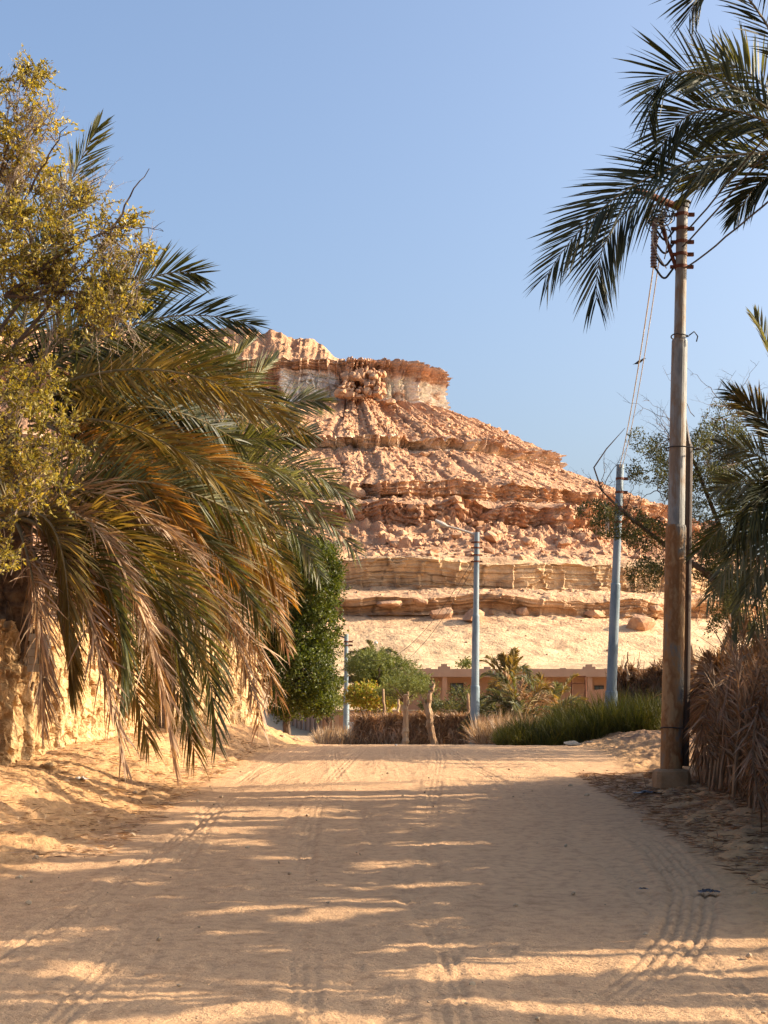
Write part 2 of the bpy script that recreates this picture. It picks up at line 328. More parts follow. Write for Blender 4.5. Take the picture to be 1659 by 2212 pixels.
# ------------------------------------------------------------------ the mesa
def mesa():
    #  d from foot, photo height dy, Y at the front, kind, colour key
    prof = [(-16, 1462, 's', 'sand'), (4, 1424, 's', 'sand'), (6, 1415, 's', 'sand'), (9, 1413, 's', 'sand'), (25, 1338, 's', 'sand2'),
            (28, 1328, 's', 'sand2'), (28.3, 1322, 'c', 'tan'), (27.3, 1290, 'c', 'tan'), (28.5, 1284, 's', 'dust'), (35, 1272, 's', 'sand2'),
            (36.5, 1270, 's', 'sand2'), (36.8, 1266, 'c', 'lime'), (36.2, 1208, 'c', 'lime'), (38, 1203, 's', 'dust'), (47, 1190, 's', 'red'), (60, 1136, 'r', 'red'),
            (61, 1132, 'r', 'red'), (61.0, 1080, 'c', 'red2'), (63, 1080, 's', 'dust'), (68, 1076, 's', 'dust'), (68.0, 1038, 'c', 'lime2'), (70, 1033, 's', 'red'), (86, 968, 's', 'red'),
            (87.6, 964, 's', 'white'), (86, 938, 'c', 'red2'), (88, 934, 's', 'red'), (102, 864, 's', 'red'), (103.6, 858, 's', 'white2'), (104.2, 820, 'c', 'white2'), (103.6, 796, 'c', 'red2'), (103.0, 776, 'c', 'rim'), (103.4, 773, 's', 'red'), (106, 772, 't', 'red'), (110, 772, 't', 'red'), (117, 772, 't', 'red')]
    pal = {'sand': (.70,.49,.28), 'sand2': (.69,.44,.25), 'tan': (.62,.38,.21), 'dust': (.68,.41,.235), 'lime': (.68,.46,.26), 'lime2': (.64,.38,.22),
           'red': (.61,.34,.19), 'red2': (.61,.345,.20), 'rim': (.70,.46,.30), 'white': (.80,.62,.46), 'white2': (.80,.62,.48)}
    ds, zs, kk, cc, ii = [], [], [], [], []
    for i in range(len(prof)-1):
        d0, y0, k0, c0 = prof[i]; d1, y1, k1, c1 = prof[i+1]
        z0, z1 = ZD(y0, 190+d0), ZD(y1, 190+d1)
        if i >= len(prof)-4: z1 = z0 + .1; z0 = ZD(772, 293)+.1*(i-len(prof)+4); z1 = z0+.1
        n = max(2, int(math.hypot(d1-d0, (z1-z0)*1.6)/.21))
        if i >= len(prof)-2: n = 30
        for j in range(n):
            t = j/n; ds.append(d0+(d1-d0)*t); zs.append(z0+(z1-z0)*t)
            kk.append(1. if k1 == 'c' else 0.); cc.append(np.array(pal[c0])*(1-t)+np.array(pal[c1])*t); ii.append(i+t)
    ds = np.array(ds); zs = np.array(zs); kk = np.array(kk); cc = np.array(cc); ii = np.array(ii)
    kk = np.convolve(kk, [.25, .5, .25], 'same')
    RR, cx, kx = 119.5, -8.0, 1.29
    xf = np.concatenate([np.linspace(-330, -110, 60), np.linspace(-108, -45, 120), np.linspace(-44.7, cx, 190)])
    ph = np.linspace(0, R(112), 560)[1:]
    nf, na = len(xf), len(ph)
    s = np.concatenate([xf, cx + ph*75])                     # arc-length-like coordinate
    Sg, Dg = np.meshgrid(s, ds); Zg = np.meshgrid(s, zs)[1]; Kg = np.meshgrid(s, kk)[1]; Ig = np.meshgrid(s, ii)[1]
    # embayments and broken cliff lines
    lay = np.floor(Ig/3.2)
    emb = 3.2*fbm(Sg*.035, Zg*.012, o=3) + 1.3*perlin(Sg*.11, Zg*.04+7)
    emb = emb*sstep(0, 30, Dg)*(1 - .85*sstep(96, 103, Dg))
    # blocky vertical joints on the cliffs
    cell = np.floor(Sg*.28 + .8*perlin(Sg*.1, Zg*.3)); h = np.abs(np.sin(cell*127.1 + lay*311.7)*43758.5) % 1
    blk = (h-.5)*2.8*(1-.6*sstep(25, 25.6, Ig))
    frac = (1-.5*sstep(25.5, 26, Ig))*.55*fbm(Sg*.55, Zg*.35, o=5, g=.6) - .8*(np.abs(perlin(Sg*.35, Zg*.08)) < .05) + .16*np.sign(perlin(Zg*2.3, Sg*.05))
    limeband = ((Ig > 10.5) & (Ig < 12.6)) | ((Ig > 5.2) & (Ig < 7.3))
    isK = sstep(.2, .8, Kg)
    dd = Dg + emb + isK*(blk*np.where(limeband, .45, .9) + frac*np.where(limeband, .45, 1.0))
    # rubble relief on slopes
    top = sstep(25.2, 26, Ig)
    dd = dd + top*(1.5*fbm(Sg*.16, Sg*0+3.3, o=4, g=.6)) 
    rub = (1-isK)*sstep(8, 32, Dg)
    rub = rub*(.45 + .9*sstep(-.4, .5, fbm(Sg*.07, Dg*.09, o=3)))
    rz = rub*(.32*fbm(Sg*.45, Dg*.45, o=5, g=.6) + .35*np.maximum(0, perlin(Sg*.9, Dg*.9)-.15))
    rub2 = ((Ig > 14.2) & (Ig < 16.6))*1.0
    rz = rz + rub2*(1.5*np.maximum(0, fbm(Sg*.42, Dg*.42, Zg*.2, o=4, g=.6)))
    gl = (1-isK)*sstep(30, 45, Dg)*(-.7*sstep(.12, .0, np.abs(perlin(Sg*.11+.5*perlin(Dg*.08, Sg*.05), Dg*.012))))
    gull = gl + (1-isK)*sstep(45, 5, Dg)*(.5*fbm(Sg*.10, Dg*.05, o=3) + .12*fbm(Sg*.8, Dg*.3, o=3))
    Zg2 = Zg + rz + gull + isK*.15*fbm(Sg*.7, Zg*.7, o=2)
    # ledges vary in height: partly buried by talus
    for lo, hi, amp, fr in ((9.6, 12.9, 1.0, .06), (4.8, 7.8, 1.2, .09), (15.8, 17.5, 1.8, .10), (19, 20.6, 1.6, .09), (23, 25, .8, .07)):
        wv = sstep(lo, lo+.5, Ig)*sstep(hi, hi-.5, Ig)
        Zg2 = Zg2 + wv*amp*fbm(Sg*fr, Sg*0+lo, o=3)
    # upper tier on the left of the plateau
    tierx = sstep(-9, -14, Sg)*.72 + sstep(-24, -27, Sg)*.13 + sstep(-27, -40, Sg)*.15
    sj = Sg + .8*fbm(Zg*.0+Dg*.12, Sg*.1, o=3)
    tierx = .30*sstep(-8, -11, sj) + .22*sstep(-10.5, -13, sj) + .26*sstep(-13, -16, sj) + .10*sstep(-20, -22, sj) + .12*sstep(-27.5, -29, sj)
    tz = tierx*(3.0*sstep(102.8, 107.0, Dg+.8*fbm(Sg*.2, Dg*.3, o=3)) + 2.6*sstep(103, 112, Dg) + 2.3*sstep(108.0, 111.0, Dg+.8*fbm(Sg*.10, Dg*.1, o=2)))*(1+.05*fbm(Sg*.12, Sg*0, o=2)) + sstep(102.5, 104, Dg)*.28*fbm(Sg*.3, Dg*.6, o=5, g=.6)
    tz = tz + sstep(103.5, 105, Dg)*tierx*.8*fbm(Sg*.4, Dg*.6, o=4)
    Zg2 = Zg2 + tz
    X = np.zeros_like(Sg); Y = np.zeros_like(Sg)
    X[:, :nf] = Sg[:, :nf]; Y[:, :nf] = 190 + dd[:, :nf]
    rr = np.maximum(RR - dd[:, nf:], .5)
    X[:, nf:] = cx + kx*rr*np.sin(ph)[None]; Y[:, nf:] = 190 + RR - rr*np.cos(ph)[None]
    X = X + isK*.3*perlin(Sg*.6, Zg*.8+3)
    # real strata colours
    C = np.repeat(cc[:, None, :], len(s), 1)
    nz = fbm(Sg*.12, Zg*.25, o=4)
    # white limestone shows only in patches of the upper cliffs
    pf = Sg
    whp = sstep(-22, -20.5, pf)*sstep(-8.5, -10, pf) + sstep(16, 20, pf + 3*nz) 
    whp = np.clip(whp, 0, 1)*sstep(26.1, 26.5, Ig)*sstep(28.7, 28.2, Ig + .35*nz)*sstep(-.75, -.25, nz+.5*perlin(Sg*.5, Zg*.5))
    red = np.array(pal['red2'])
    sel = sstep(26.0, 26.4, Ig)*sstep(28.9, 28.5, Ig)
    C = C*(1-sel[..., None]) + sel[..., None]*(red*(1-whp[..., None]) + np.array((1.0,.88,.74))*whp[..., None])
    wE = ((Ig > 22) & (Ig < 24.2))*sstep(-.15, .25, nz + .5*perlin(Sg*.3, Zg*.3))
    C = C*(1-.8*wE[..., None]) + .8*wE[..., None]*np.array((.78,.60,.42))
    C = C*(1 + .16*nz[..., None])
    st = perlin(Zg*3.1, Sg*.02)*isK; C = C*(1 + .16*st[..., None])
    crack = limeband*isK*(np.abs(perlin(Zg*1.1+.02*Sg, Sg*.02)) < .035); C = C*(1-.5*crack[..., None])
    crv = isK*(np.abs(((Sg*.16 + .3*perlin(Sg*.2, Zg*.1)) % 1)-.5) < .014); C = C*(1-.5*crv[..., None])
    spk = (1-isK)*sstep(20, 40, Dg)*sstep(.25, .6, perlin(Sg*1.3, Dg*1.3)); C = C*(1-.25*spk[..., None])
    V = np.stack([X, Y, Zg2], -1)
    mb = MB(); mb.add(V.reshape(-1, 3), grid_faces(len(ds), len(s)))
    o = mb.build('mesa', M['mesa'], smooth=False, colors=np.clip(C, 0, 1).reshape(-1, 3))
    tag(o, kind='structure')
    return V, Ig, isK, s
MV, MI, MK, MS = mesa()

def rock_arrays(seed, sub=2, flat=.75, cuts=13):
    rs = np.random.RandomState(seed)
    bm = bmesh.new(); bmesh.ops.create_icosphere(bm, subdivisions=sub, radius=1)
    v = np.array([q.co[:] for q in bm.verts]); f = np.array([[q.index for q in p.verts] for p in bm.faces]); bm.free()
    for _ in range(cuts):
        n = nrm(rs.normal(size=3)); dist = rs.uniform(.40, .78); t = v@n - dist
        v = v - np.maximum(t, 0)[:, None]*n
    v = v*(1 + .10*fbm(v[:, 0]*2+seed, v[:, 1]*2, v[:, 2]*2, o=3))[:, None]
    v[:, 2] *= flat; return v*np.array([rs.uniform(.8, 1.3), rs.uniform(.8, 1.2), 1]), f
ROCKS = [rock_arrays(i, 2) for i in range(10)]; SROCKS = [rock_arrays(50+i, 1, cuts=5) for i in range(8)]
def mesa_spots(rs, n, lo, hi, s0=-42, s1=110):
    rows = np.where((MI[:, 0] > lo) & (MI[:, 0] < hi))[0]; cols = np.where((MS > s0) & (MS < s1))[0]
    return MV[rs.choice(rows, n), rs.choice(cols, n)]
def rubble():
    rs = np.random.RandomState(3); mb = MB()
    for n, lo, hi, s0, s1 in ((4600, 13, 17, .18, 1.25), (3600, 20, 22.8, .10, .75), (3400, 25, 26.4, .10, .7), (700, 7.5, 10, .15, .5), (900, 2, 5, .08, .35), (500, 17.4, 19, .3, .9)):
        for p in mesa_spots(rs, n, lo, hi):
            if perlin(p[0]*.07, p[1]*.09, p[2]*.05) < rs.uniform(-.7, .15): continue
            v, f = SROCKS[rs.randint(8)]; a = rs.uniform(0, 6.28); sc = s0 + (s1-s0)*rs.rand()**4
            q = v*sc; q = np.stack([q[:, 0]*math.cos(a)-q[:, 1]*math.sin(a), q[:, 0]*math.sin(a)+q[:, 1]*math.cos(a), q[:, 2]], -1)
            mb.add(q + p, f)
    tag(mb.build('rubble', M['boulder']), 'loose reddish rubble scattered over the mesa slopes', 'rubble', kind='stuff')
rubble()
_P = MV.reshape(-1, 3); _b = (_P[:, 2]-CAMZ)/_P[:, 1]; _k = FPX/(math.cos(PITCH)+math.sin(PITCH)*_b)
_SX = 829.5 + _P[:, 0]/_P[:, 1]*_k; _SY = 1106 - FPX*np.tan(np.arctan(_b)-PITCH)
def on_mesa(dx, dy):
    "the slope point seen at a photo position"
    m = np.where((np.abs(_SX-dx) < 5) & (np.abs(_SY-dy) < 5))[0]
    return _P[m[np.argmin(_P[m, 1])]] if len(m) else None
def boulder(dx, dy, wpx, Y, label, flat=.8, seed=0, group='large boulders lying on the mesa slope', mat='boulder', rz=0.0):
    c = on_mesa(dx, dy + wpx*.22*flat); c = np.array(tuple(D(dx, dy, Y))) if c is None else c; r = wpx/FPX*c[1]/2; c = Vector(c) + Vector((0, 0, r*flat*.28)); v, f = ROCKS[seed % 10]
    q = v*r; q[:, 2] *= flat; ca, sa = math.cos(rz), math.sin(rz)
    q = np.stack([q[:, 0]*ca-q[:, 1]*sa, q[:, 0]*sa+q[:, 1]*ca, q[:, 2]], -1)
    mb = MB(); mb.add(q, f); o = mb.build('boulder', M[mat]); o.location = c; return tag(o, label, 'boulder', group)
for dx, dy, wp, Y, fl, sd_, lb in [
    (1063,1150,62,244,1.0,0,'tall squarish boulder just right of the middle pole top'),
    (1060,1182,42,241,.9,1,'pale boulder resting right below the tallest rubble boulder beside the pole'),
    (855,1166,44,242,.75,2,'brown boulder in the rubble band left of the middle pole arm'),
    (1227,1172,40,241,.8,3,'rounded boulder on the right of the rubble band, above the yellow ledge'),
    (1380,1338,74,210,1.0,4,'large slanting slab boulder below the lower ledge beside the rusty pole'),
    (1283,1322,44,212,.7,5,'low boulder under the lower ledge, left of the right blue pole'),
    (1128,1313,34,213,1.1,6,'small pointed boulder in front of the lower ledge, centre right'),
    (955,1318,58,212,1.0,7,'crumbling brown block in front of the lower ledge left of the middle pole'),
    (1018,1325,62,210,.9,8,'leaning block right behind the middle pole shaft at the lower ledge'),
    (845,1305,72,211,.55,9,'long flat boulder broken off the lower ledge near the green tree'),
    (905,1300,60,213,.6,1,'wide boulder in the lower ledge between flat slab and crumbling block'),
    (1420,1315,40,214,.9,2,'boulder close to the rusty pole under the lower ledge'),
    (848,860,32,291,1.0,3,'dark red boulder fallen under the white summit cliff'),
    (920,975,26,272,.8,4,'boulder below the middle ledge, left part of the slope'),
    (770,1060,42,254,1.0,5,'boulder at the left end of the upper red cliff band'),
    (1140,1165,30,243,.8,6,'small reddish boulder in the rubble right of the tall boulder'),
    (985,1150,30,246,.8,7,'small boulder left of the middle pole top within the rubble'),
    (1300,1150,46,246,.9,8,'boulder in the rubble left of the right blue pole'),
    ]:
    boulder(dx, dy, wp, Y, lb, fl, sd_, rz=sd_*.7)
# crumbled blocks of the summit cliff
def crag():
    rs = np.random.RandomState(12); mb = MB()
    for i in range(110):
        dx = rs.uniform(735, 830); t = rs.rand(); dy = 800 + (858-800)*t + rs.uniform(-4, 4)
        v, f = ROCKS[rs.randint(10)]; v = v*[1, 1, 1.25]; r = rs.uniform(.4, 1.25); c = np.array(D(dx, dy, 292 - 2.5*t + rs.uniform(-.5, 1)))
        mb.add(v*r*np.array([1, 1, rs.uniform(.8, 1.3)]) + c, f)
    o = mb.build('rock_crag', M['boulder']); tag(o, 'crumbled red crag in the white summit cliff of the mesa', 'crag', kind=None)
crag()

# ------------------------------------------------------------------ building and far walls
def building():
    Y0 = 131.0; zb = .3
    root = empty('adobe_house', (XD(1150, Y0), Y0, zb), 'long low brown adobe house with stepped roof merlons below the mesa', 'house')
    x0, x1 = XD(852, Y0), XD(1500, Y0); zt = ZD(1445, Y0); zl = ZD(1462, Y0)
    mb = MB(); box(mb, ((x0+x1)/2, Y0+5.8, (zb+zl)/2), (x1-x0-1.0, 8.0, zl-zb)); mb.build('wall', M['adobe'], root)
    mb = MB(); box(mb, ((x0+x1)/2, Y0+4.6, (zt+zl)/2), (x1-x0, 9.2, zt-zl)); rf = mb.build('roof_band', M['adobe_band'], root)
    def merlon(cx, wpx, dy, Y):
        mb = MB(); ww = wpx/FPX*Y0; h = ZD(dy, Y0)-zt
        box(mb, (cx, Y, zt+h*.25), (ww, .5, h*.5)); box(mb, (cx, Y, zt+h*.75), (ww*.5, .5, h*.5-.01)); mb.build('merlon', M['adobe_band'], root)
    for dx, wp, dy in ((960, 26, 1434), (1275, 26, 1435)): merlon(XD(dx, Y0), wp, dy, Y0+.3)
    for dx, wp, dy in ((932, 22, 1437), (1068, 30, 1434), (1141, 24, 1436), (1243, 26, 1437), (1345, 22, 1438), (1400, 26, 1436)): merlon(XD(dx, Y0), wp, dy, Y0+8.6)
    for dx in (961, 1115, 1276, 1420):
        mb = MB(); box(mb, (XD(dx, Y0), Y0+.35, (zb+zl)/2), (.42, .42, zl-zb)); mb.build('pillar', M['adobe'], root)
    for a, b, t, bt in ((976, 1003, 1476, 1497), (930, 940, 1470, 1500), (1292, 1311, 1481, 1500), (1180, 1200, 1478, 1499), (1060, 1082, 1477, 1498), (1368, 1392, 1480, 1500)):
        xa, xb = XD(a, Y0), XD(b, Y0); za, zz = ZD(bt, Y0), ZD(t, Y0)
        mb = MB(); cx_, cz_ = (xa+xb)/2, (za+zz)/2; th = .09
        box(mb, (cx_, Y0+1.77, zz), (xb-xa+th, .1, th)); box(mb, (cx_, Y0+1.77, za), (xb-xa+th, .1, th))
        for q in (xa, cx_, xb): box(mb, (q, Y0+1.77, cz_), (th*.8, .09, zz-za-th))
        fr = mb.build('window', M['iron'], root)
        mb = MB(); box(mb, (cx_, Y0+1.785, cz_), (xb-xa-.02, .04, zz-za-.02)); g = mb.build('pane', M['glass'], fr); g.location = (0, 0, 0)
building()
def compound_wall():
    pts = [(XD(560, 150), 150), (XD(640, 128), 128), (XD(700, 117), 117), (XD(860, 116.5), 116.5), (XD(1060, 116), 116)]
    root = empty('boundary_wall', (pts[2][0], pts[2][1], -.4), 'long low brown boundary wall with pilasters behind the blue poles', 'wall')
    mb = MB(); mc = MB()
    for (a, b), (c, d) in zip(pts[:-1], pts[1:]):
        L = math.hypot(c-a, d-b); rz = math.atan2(d-b, c-a)
        zt = ZD(1536, 117) if b < 120 else ZD(1532, 122)
        box(mb, ((a+c)/2, (b+d)/2, zt/2-.5), (L, .25, zt+1), rz)
        box(mc, ((a+c)/2, (b+d)/2, zt+.05), (L+.1, .34, .10), rz)
        n = int(L/1.7)
        for i in range(n):
            t = (i+.5)/n; pb = MB(); box(pb, (a+(c-a)*t, b+(d-b)*t, zt/2-.55), (.42, .5, zt+.9), rz); pb.build('pilaster', M['adobe_band'], root)
    mb.build('wall_body', M['adobe'], root); mc.build('coping', M['concrete'], root)
compound_wall()
def rust_wall():
    mb = MB(); a, b = XD(1265, 62), XD(1420, 62)
    n = 30; xs = np.linspace(a, b, n); top = ZD(1493, 62) + .12*np.sin(np.linspace(0, 3.1, n)) 
    V = []
    for yy in (62, 62.4):
        V += [[x, yy, -.3] for x in xs]; V += [[x, yy, t] for x, t in zip(xs, top)]
    V = np.array(V); f = grid_faces(4, n); mb.add(V, f)
    # close the top
    i = np.arange(n-1); mb.f.append(np.stack([n+i, n+i+1, 3*n+i+1, 3*n+i], -1))
    tag(mb.build('garden_wall', M['adobe']), 'low red brown garden wall behind the green reeds', 'wall')
    mb = MB()
    x0, x1, z0, z1 = XD(1236, 60), XD(1266, 60), gz(7, 60), ZD(1461, 60)
    for x in (x0, x1): tube(mb, [(x, 60, z0), (x, 60, z1)], .03, 6)
    tube(mb, [(x0-.03, 60, z1), (x1+.03, 60, z1)], .03, 6); tube(mb, [(x0, 60, ZD(1476, 60)), (x1, 60, ZD(1476, 60))], .02, 6)
    tag(mb.build('metal_frame', M['rust']), 'thin rusty rectangular metal frame standing above the reeds', 'frame')
rust_wall()

# ------------------------------------------------------------------ left mud wall
def mud_wall():
    pts = np.array([(-6.6, 9.0), (-5.9, 14), (-5.05, 20), (-4.7, 26), (-4.0, 33), (-3.35, 38.6), (-3.6, 39.6), (-5.2, 39.9)])
    seg = np.linalg.norm(np.diff(pts, axis=0), axis=1); cum = np.concatenate([[0], np.cumsum(seg)])
    n = 900; t = np.linspace(0, cum[-1], n)
    px = np.interp(t, cum, pts[:, 0]); py = np.interp(t, cum, pts[:, 1])
    T = nrm(np.stack([np.gradient(px), np.gradient(py)], -1)); N = np.stack([T[:, 1], -T[:, 0]], -1)   # towards the road
    base = ground_z(px, py) - .25
    h = 1.80 + .10*fbm(t*.5, t*0, o=3) + .06*np.sign(perlin(t*2.2, t*0+5)) + .25*sstep(0, .5, perlin(t*.35, t*0+2))
    m = 110; q = np.linspace(0, 1, m)
    Z = base[None] + q[:, None]*(h+.25)[None]
    off = .24 - .12*q[:, None] - .10*sstep(.70, .74, q[:, None] + .03*perlin(t*1.1, t*0)[None])
    Tt = np.repeat(t[None], m, 0)
    rough = .05*fbm(Tt*2.5, Z*2.5, o=5, g=.66) + .06*np.maximum(0, perlin(Tt*5.5, Z*5.5)) - .11*sstep(.22, .40, perlin(Tt*7.5+4, Z*5)) - .05*sstep(.06, .0, np.abs(perlin(Tt*.9, Z*2.2)))
    niche = 0*Tt
    for tc, zc, wx, wz in ((11.9, 1.48, .20, .17), (16, 1.5, .2, .2), (25.5, 1.5, .22, .2), (27.6, 1.52, .2, .18), (30.2, 1.5, .25, .2)):
        niche = np.maximum(niche, sstep(1.15, .9, np.maximum(np.abs(Tt-tc)/wx, np.abs(Z-base[None]-.25-zc)/wz)))
    off = off + rough - .22*niche
    X = px[None] + N[:, 0][None]*off; Y = py[None] + N[:, 1][None]*off
    front = np.stack([X, Y, Z], -1)
    back = np.stack([px - N[:, 0]*.3, py - N[:, 1]*.3, base+h+.2], -1)[None]; back2 = back.copy(); back2[..., 2] = base-.1
    V = np.concatenate([front, back, back2]); mb = MB(); mb.add(V.reshape(-1, 3), grid_faces(m+2, n)[:, ::-1])
    root = empty('mud_wall', G(-4.6, 28), 'crumbling sunlit yellow mud wall along the left of the road', 'wall')
    mb.build('wall_body', M['mudwall'], root)
    mb = MB(); c = D(88, 1400, 20.4)
    for k in range(5):
        for j in range(2): box(mb, (c.x-.07+j*.135+(k % 2)*.02, c.y-.1, c.z-.28+k*.105), (.125, .16, .094))
    mb.build('brick_pier', M['brick'], root)
mud_wall()

# ------------------------------------------------------------------ palms
def frond_arrays(B, Mi, T, L=.55, nl=70, droop=.25, wid=.032, seed=0, roll=55, a0=58, a1=22, start=.16, jit=.22):
    rs = np.random.RandomState(seed); B, Mi, T = [np.array(tuple(q), float) for q in (B, Mi, T)]
    Cc = 2*Mi - (B+T)/2
    def bez(t): t = t[:, None]; return (1-t)**2*B + 2*t*(1-t)*Cc + t**2*T
    def dbez(t): t = t[:, None]; return nrm(2*(1-t)*(Cc-B) + 2*t*(T-Cc))
    rb = MB(); tt = np.linspace(0, 1, 16); tube(rb, bez(tt), np.linspace(.024, .004, 16), 5)
    lb = MB(); hd = T-B; hd[2] = 0
    if np.linalg.norm(hd) < .3: hd = np.array([1, .2, 0])
    S0 = nrm(np.cross(hd, [0, 0, 1.]))
    for side in (-1, 1):
        t = np.clip(start + (1-start)*np.linspace(0, 1, nl) + rs.normal(0, .004, nl), 0, 1)
        P = bez(t); Tn = dbez(t); u = (t-start)/(1-start)
        Sv = nrm(S0[None] - Tn*(Tn@S0)[:, None]); Nv = np.cross(Sv, Tn)
        rl = R(roll) + .35*np.sin(t*3+seed)
        S2 = Sv*np.cos(rl)[:, None] + Nv*np.sin(rl)[:, None]; N2 = -Sv*np.sin(rl)[:, None] + Nv*np.cos(rl)[:, None]
        al = R(a0) + (R(a1)-R(a0))*u + rs.normal(0, jit*.4, nl); be = R(20) + rs.normal(0, jit, nl)
        d = Tn*np.cos(al)[:, None] + (side*S2*np.cos(be)[:, None] + N2*np.sin(be)[:, None])*np.sin(al)[:, None]
        l = L*(.45 + .75*np.sin(np.pi*np.clip(u*.85+.12, 0, 1))**.8)*rs.uniform(.8, 1.12, nl)
        wd = Tn*rs.uniform(.3, 1, nl)[:, None] + N2*rs.uniform(-1, 1, nl)[:, None]*.8
        blades(lb, P, d, wd, l, wid*rs.uniform(.7, 1.2, nl), droop*rs.uniform(.5, 1.5, nl))
    return rb, lb
_fs = [100]
def frond(root, B, Mi, T, mat, **k):
    _fs[0] += 1; k.setdefault('seed', _fs[0])
    rb, lb = frond_arrays(B, Mi, T, **k)
    o = lb.build('frond', M[mat], root); r = rb.build('midrib', M['rachis'], root); r.parent = o; r.location = (0, 0, 0)
    return o
def palm_trunk(root, base, top, r0=.24, r1=.18, stubs=True):
    n = 60; t = np.linspace(0, 1, n); B = np.array(tuple(base)); T = np.array(tuple(top))
    P = B + (T-B)*t[:, None]; L = np.linalg.norm(T-B)
    rad = (r0+(r1-r0)*t)*(1 + .14*((t*L*4.5) % 1)); mb = MB(); tube(mb, P, rad, 14)
    rs = np.random.RandomState(int(L*100) % 999)
    if stubs:
        for k in range(int(L*14)):
            tt_ = rs.uniform(.05, 1); a = k*2.4; c = B+(T-B)*tt_; rr = r0+(r1-r0)*tt_
            o = np.array([math.cos(a), math.sin(a), 0]); tube(mb, [c+o*rr*.9, c+o*(rr+.05)+[0,0,.08], c+o*(rr+.10)+[0,0,.20]], [.06,.045,.015], 5)
    return mb.build('trunk', M['palmbark'], root)
def random_crown(root, top, n, LL, mats, rs, az0=0, az1=360, e0=-30, e1=75, roll_rng=(10, 60), **k):
    top = np.array(tuple(top))
    for i in range(n):
        az = R(az0 + (az1-az0)*((i+.5)/n) + rs.uniform(-10, 10)); el = R(e0 + (e1-e0)*rs.rand()); l = LL*rs.uniform(.85, 1.1)
        h = np.array([math.cos(az), math.sin(az), 0]); sag = l*rs.uniform(.28, .5)*(1 if el < R(50) else .6)
        mid = top + l*.52*(h*math.cos(el) + np.array([0, 0, math.sin(el)])); tip = top + l*(h*math.cos(el)*.95 + np.array([0, 0, math.sin(el)])) - np.array([0, 0, sag])
        frond(root, top + h*.1, mid, tip, mats[rs.randint(len(mats))], roll=rs.uniform(*roll_rng)*rs.choice([-1, 1]), **k)
def P3(q, Y0):  return D(q[0], q[1], q[2] if len(q) > 2 else Y0)

# palm nearest on the left: long drooping fronds, half of them dry
cA = D(30, 1110, 19.5)
pa = empty('date_palm', (cA.x-.3, 20.6, gz(-5, 20.6)), 'large date palm with dry brown fronds drooping over the mud wall', 'palm tree')
palm_trunk(pa, (cA.x-.3, 20.9, .5), (cA.x-.15, 20.2, cA.z), .26, .22)
for (m_, t_, mat, dr) in [
    ((150,1230,18.6), (268,1640,17.6), 'f_dry', 0.41), 
    ((215,1230,18.6), (262,1500,18.0), 'f_green', 0.25), ((245,1200,18.8), (375,1640,18.0), 'f_dry', 0.38),
    ((300,1240,19.2), (400,1540,18.6), 'f_green', 0.25), ((345,1230,19.6), (468,1600,19.0), 'f_green', 0.25),
    ((330,1190,19.9), (480,1480,19.6), 'f_olive', 0.41), ((360,1160,20.2), (545,1500,20.4), 'f_dry', 0.38),
    ((390,1200,20.6), (600,1500,21.5), 'f_dry', 0.41), ((370,1120,20.4), (608,1370,21.4), 'f_olive', 0.34),
    ((400,1120,21), (620,1290,22), 'f_gold', 0.20), ((340,1060,20.2), (610,1225,21.6), 'f_olive', 0.20),
    ((300,1040,19.6), (590,1160,21), 'f_green', 0.17), ((330,1100,20.2), (560,1330,20.6), 'f_green', 0.34),
    
    ((75,1280,18.4), (92,1560,18), 'f_dry', 0.38), ((120,1300,19), (150,1480,18.8), 'f_olive', 0.25),
    ((190,1130,18.8), (330,1400,18.2), 'f_dry', 0.38), ((260,1150,19.2), (430,1430,18.8), 'f_olive', 0.23),
    ((210,1300,19.6), (320,1600,19.4), 'f_olive', 0.25), ((290,1330,20.2), (420,1620,20.2), 'f_olive', 0.38),
    ((430,1260,21.4), (560,1560,22), 'f_dry', 0.41), ((180,1060,19.4), (420,1190,19.4), 'f_dry', 0.26),
    ((240,1000,20), (500,1100,21), 'f_olive', 0.15), ((150,1200,19.2), (230,1420,18.6), 'f_gold', 0.25),
    ((300,1140,20), (520,1250,21), 'f_gold', 0.17), ((120,1150,18.6), (150,1400,18.2), 'f_olive', 0.25)]:
    frond(pa, P3((30,1120,19.6), 19), P3(m_, 19), P3(t_, 19), mat, droop=dr, L=.58 if mat != 'f_dry' else .50, nl=105, wid=.030 if mat != 'f_dry' else .026, roll=(_fs[0]*37) % 40 + 50, jit=.5 if mat == 'f_dry' else .2)
random_crown(pa, cA, 16, 3.6, ['f_olive', 'f_green', 'f_dry'], np.random.RandomState(1), 95, 270, -25, 60, nl=60)

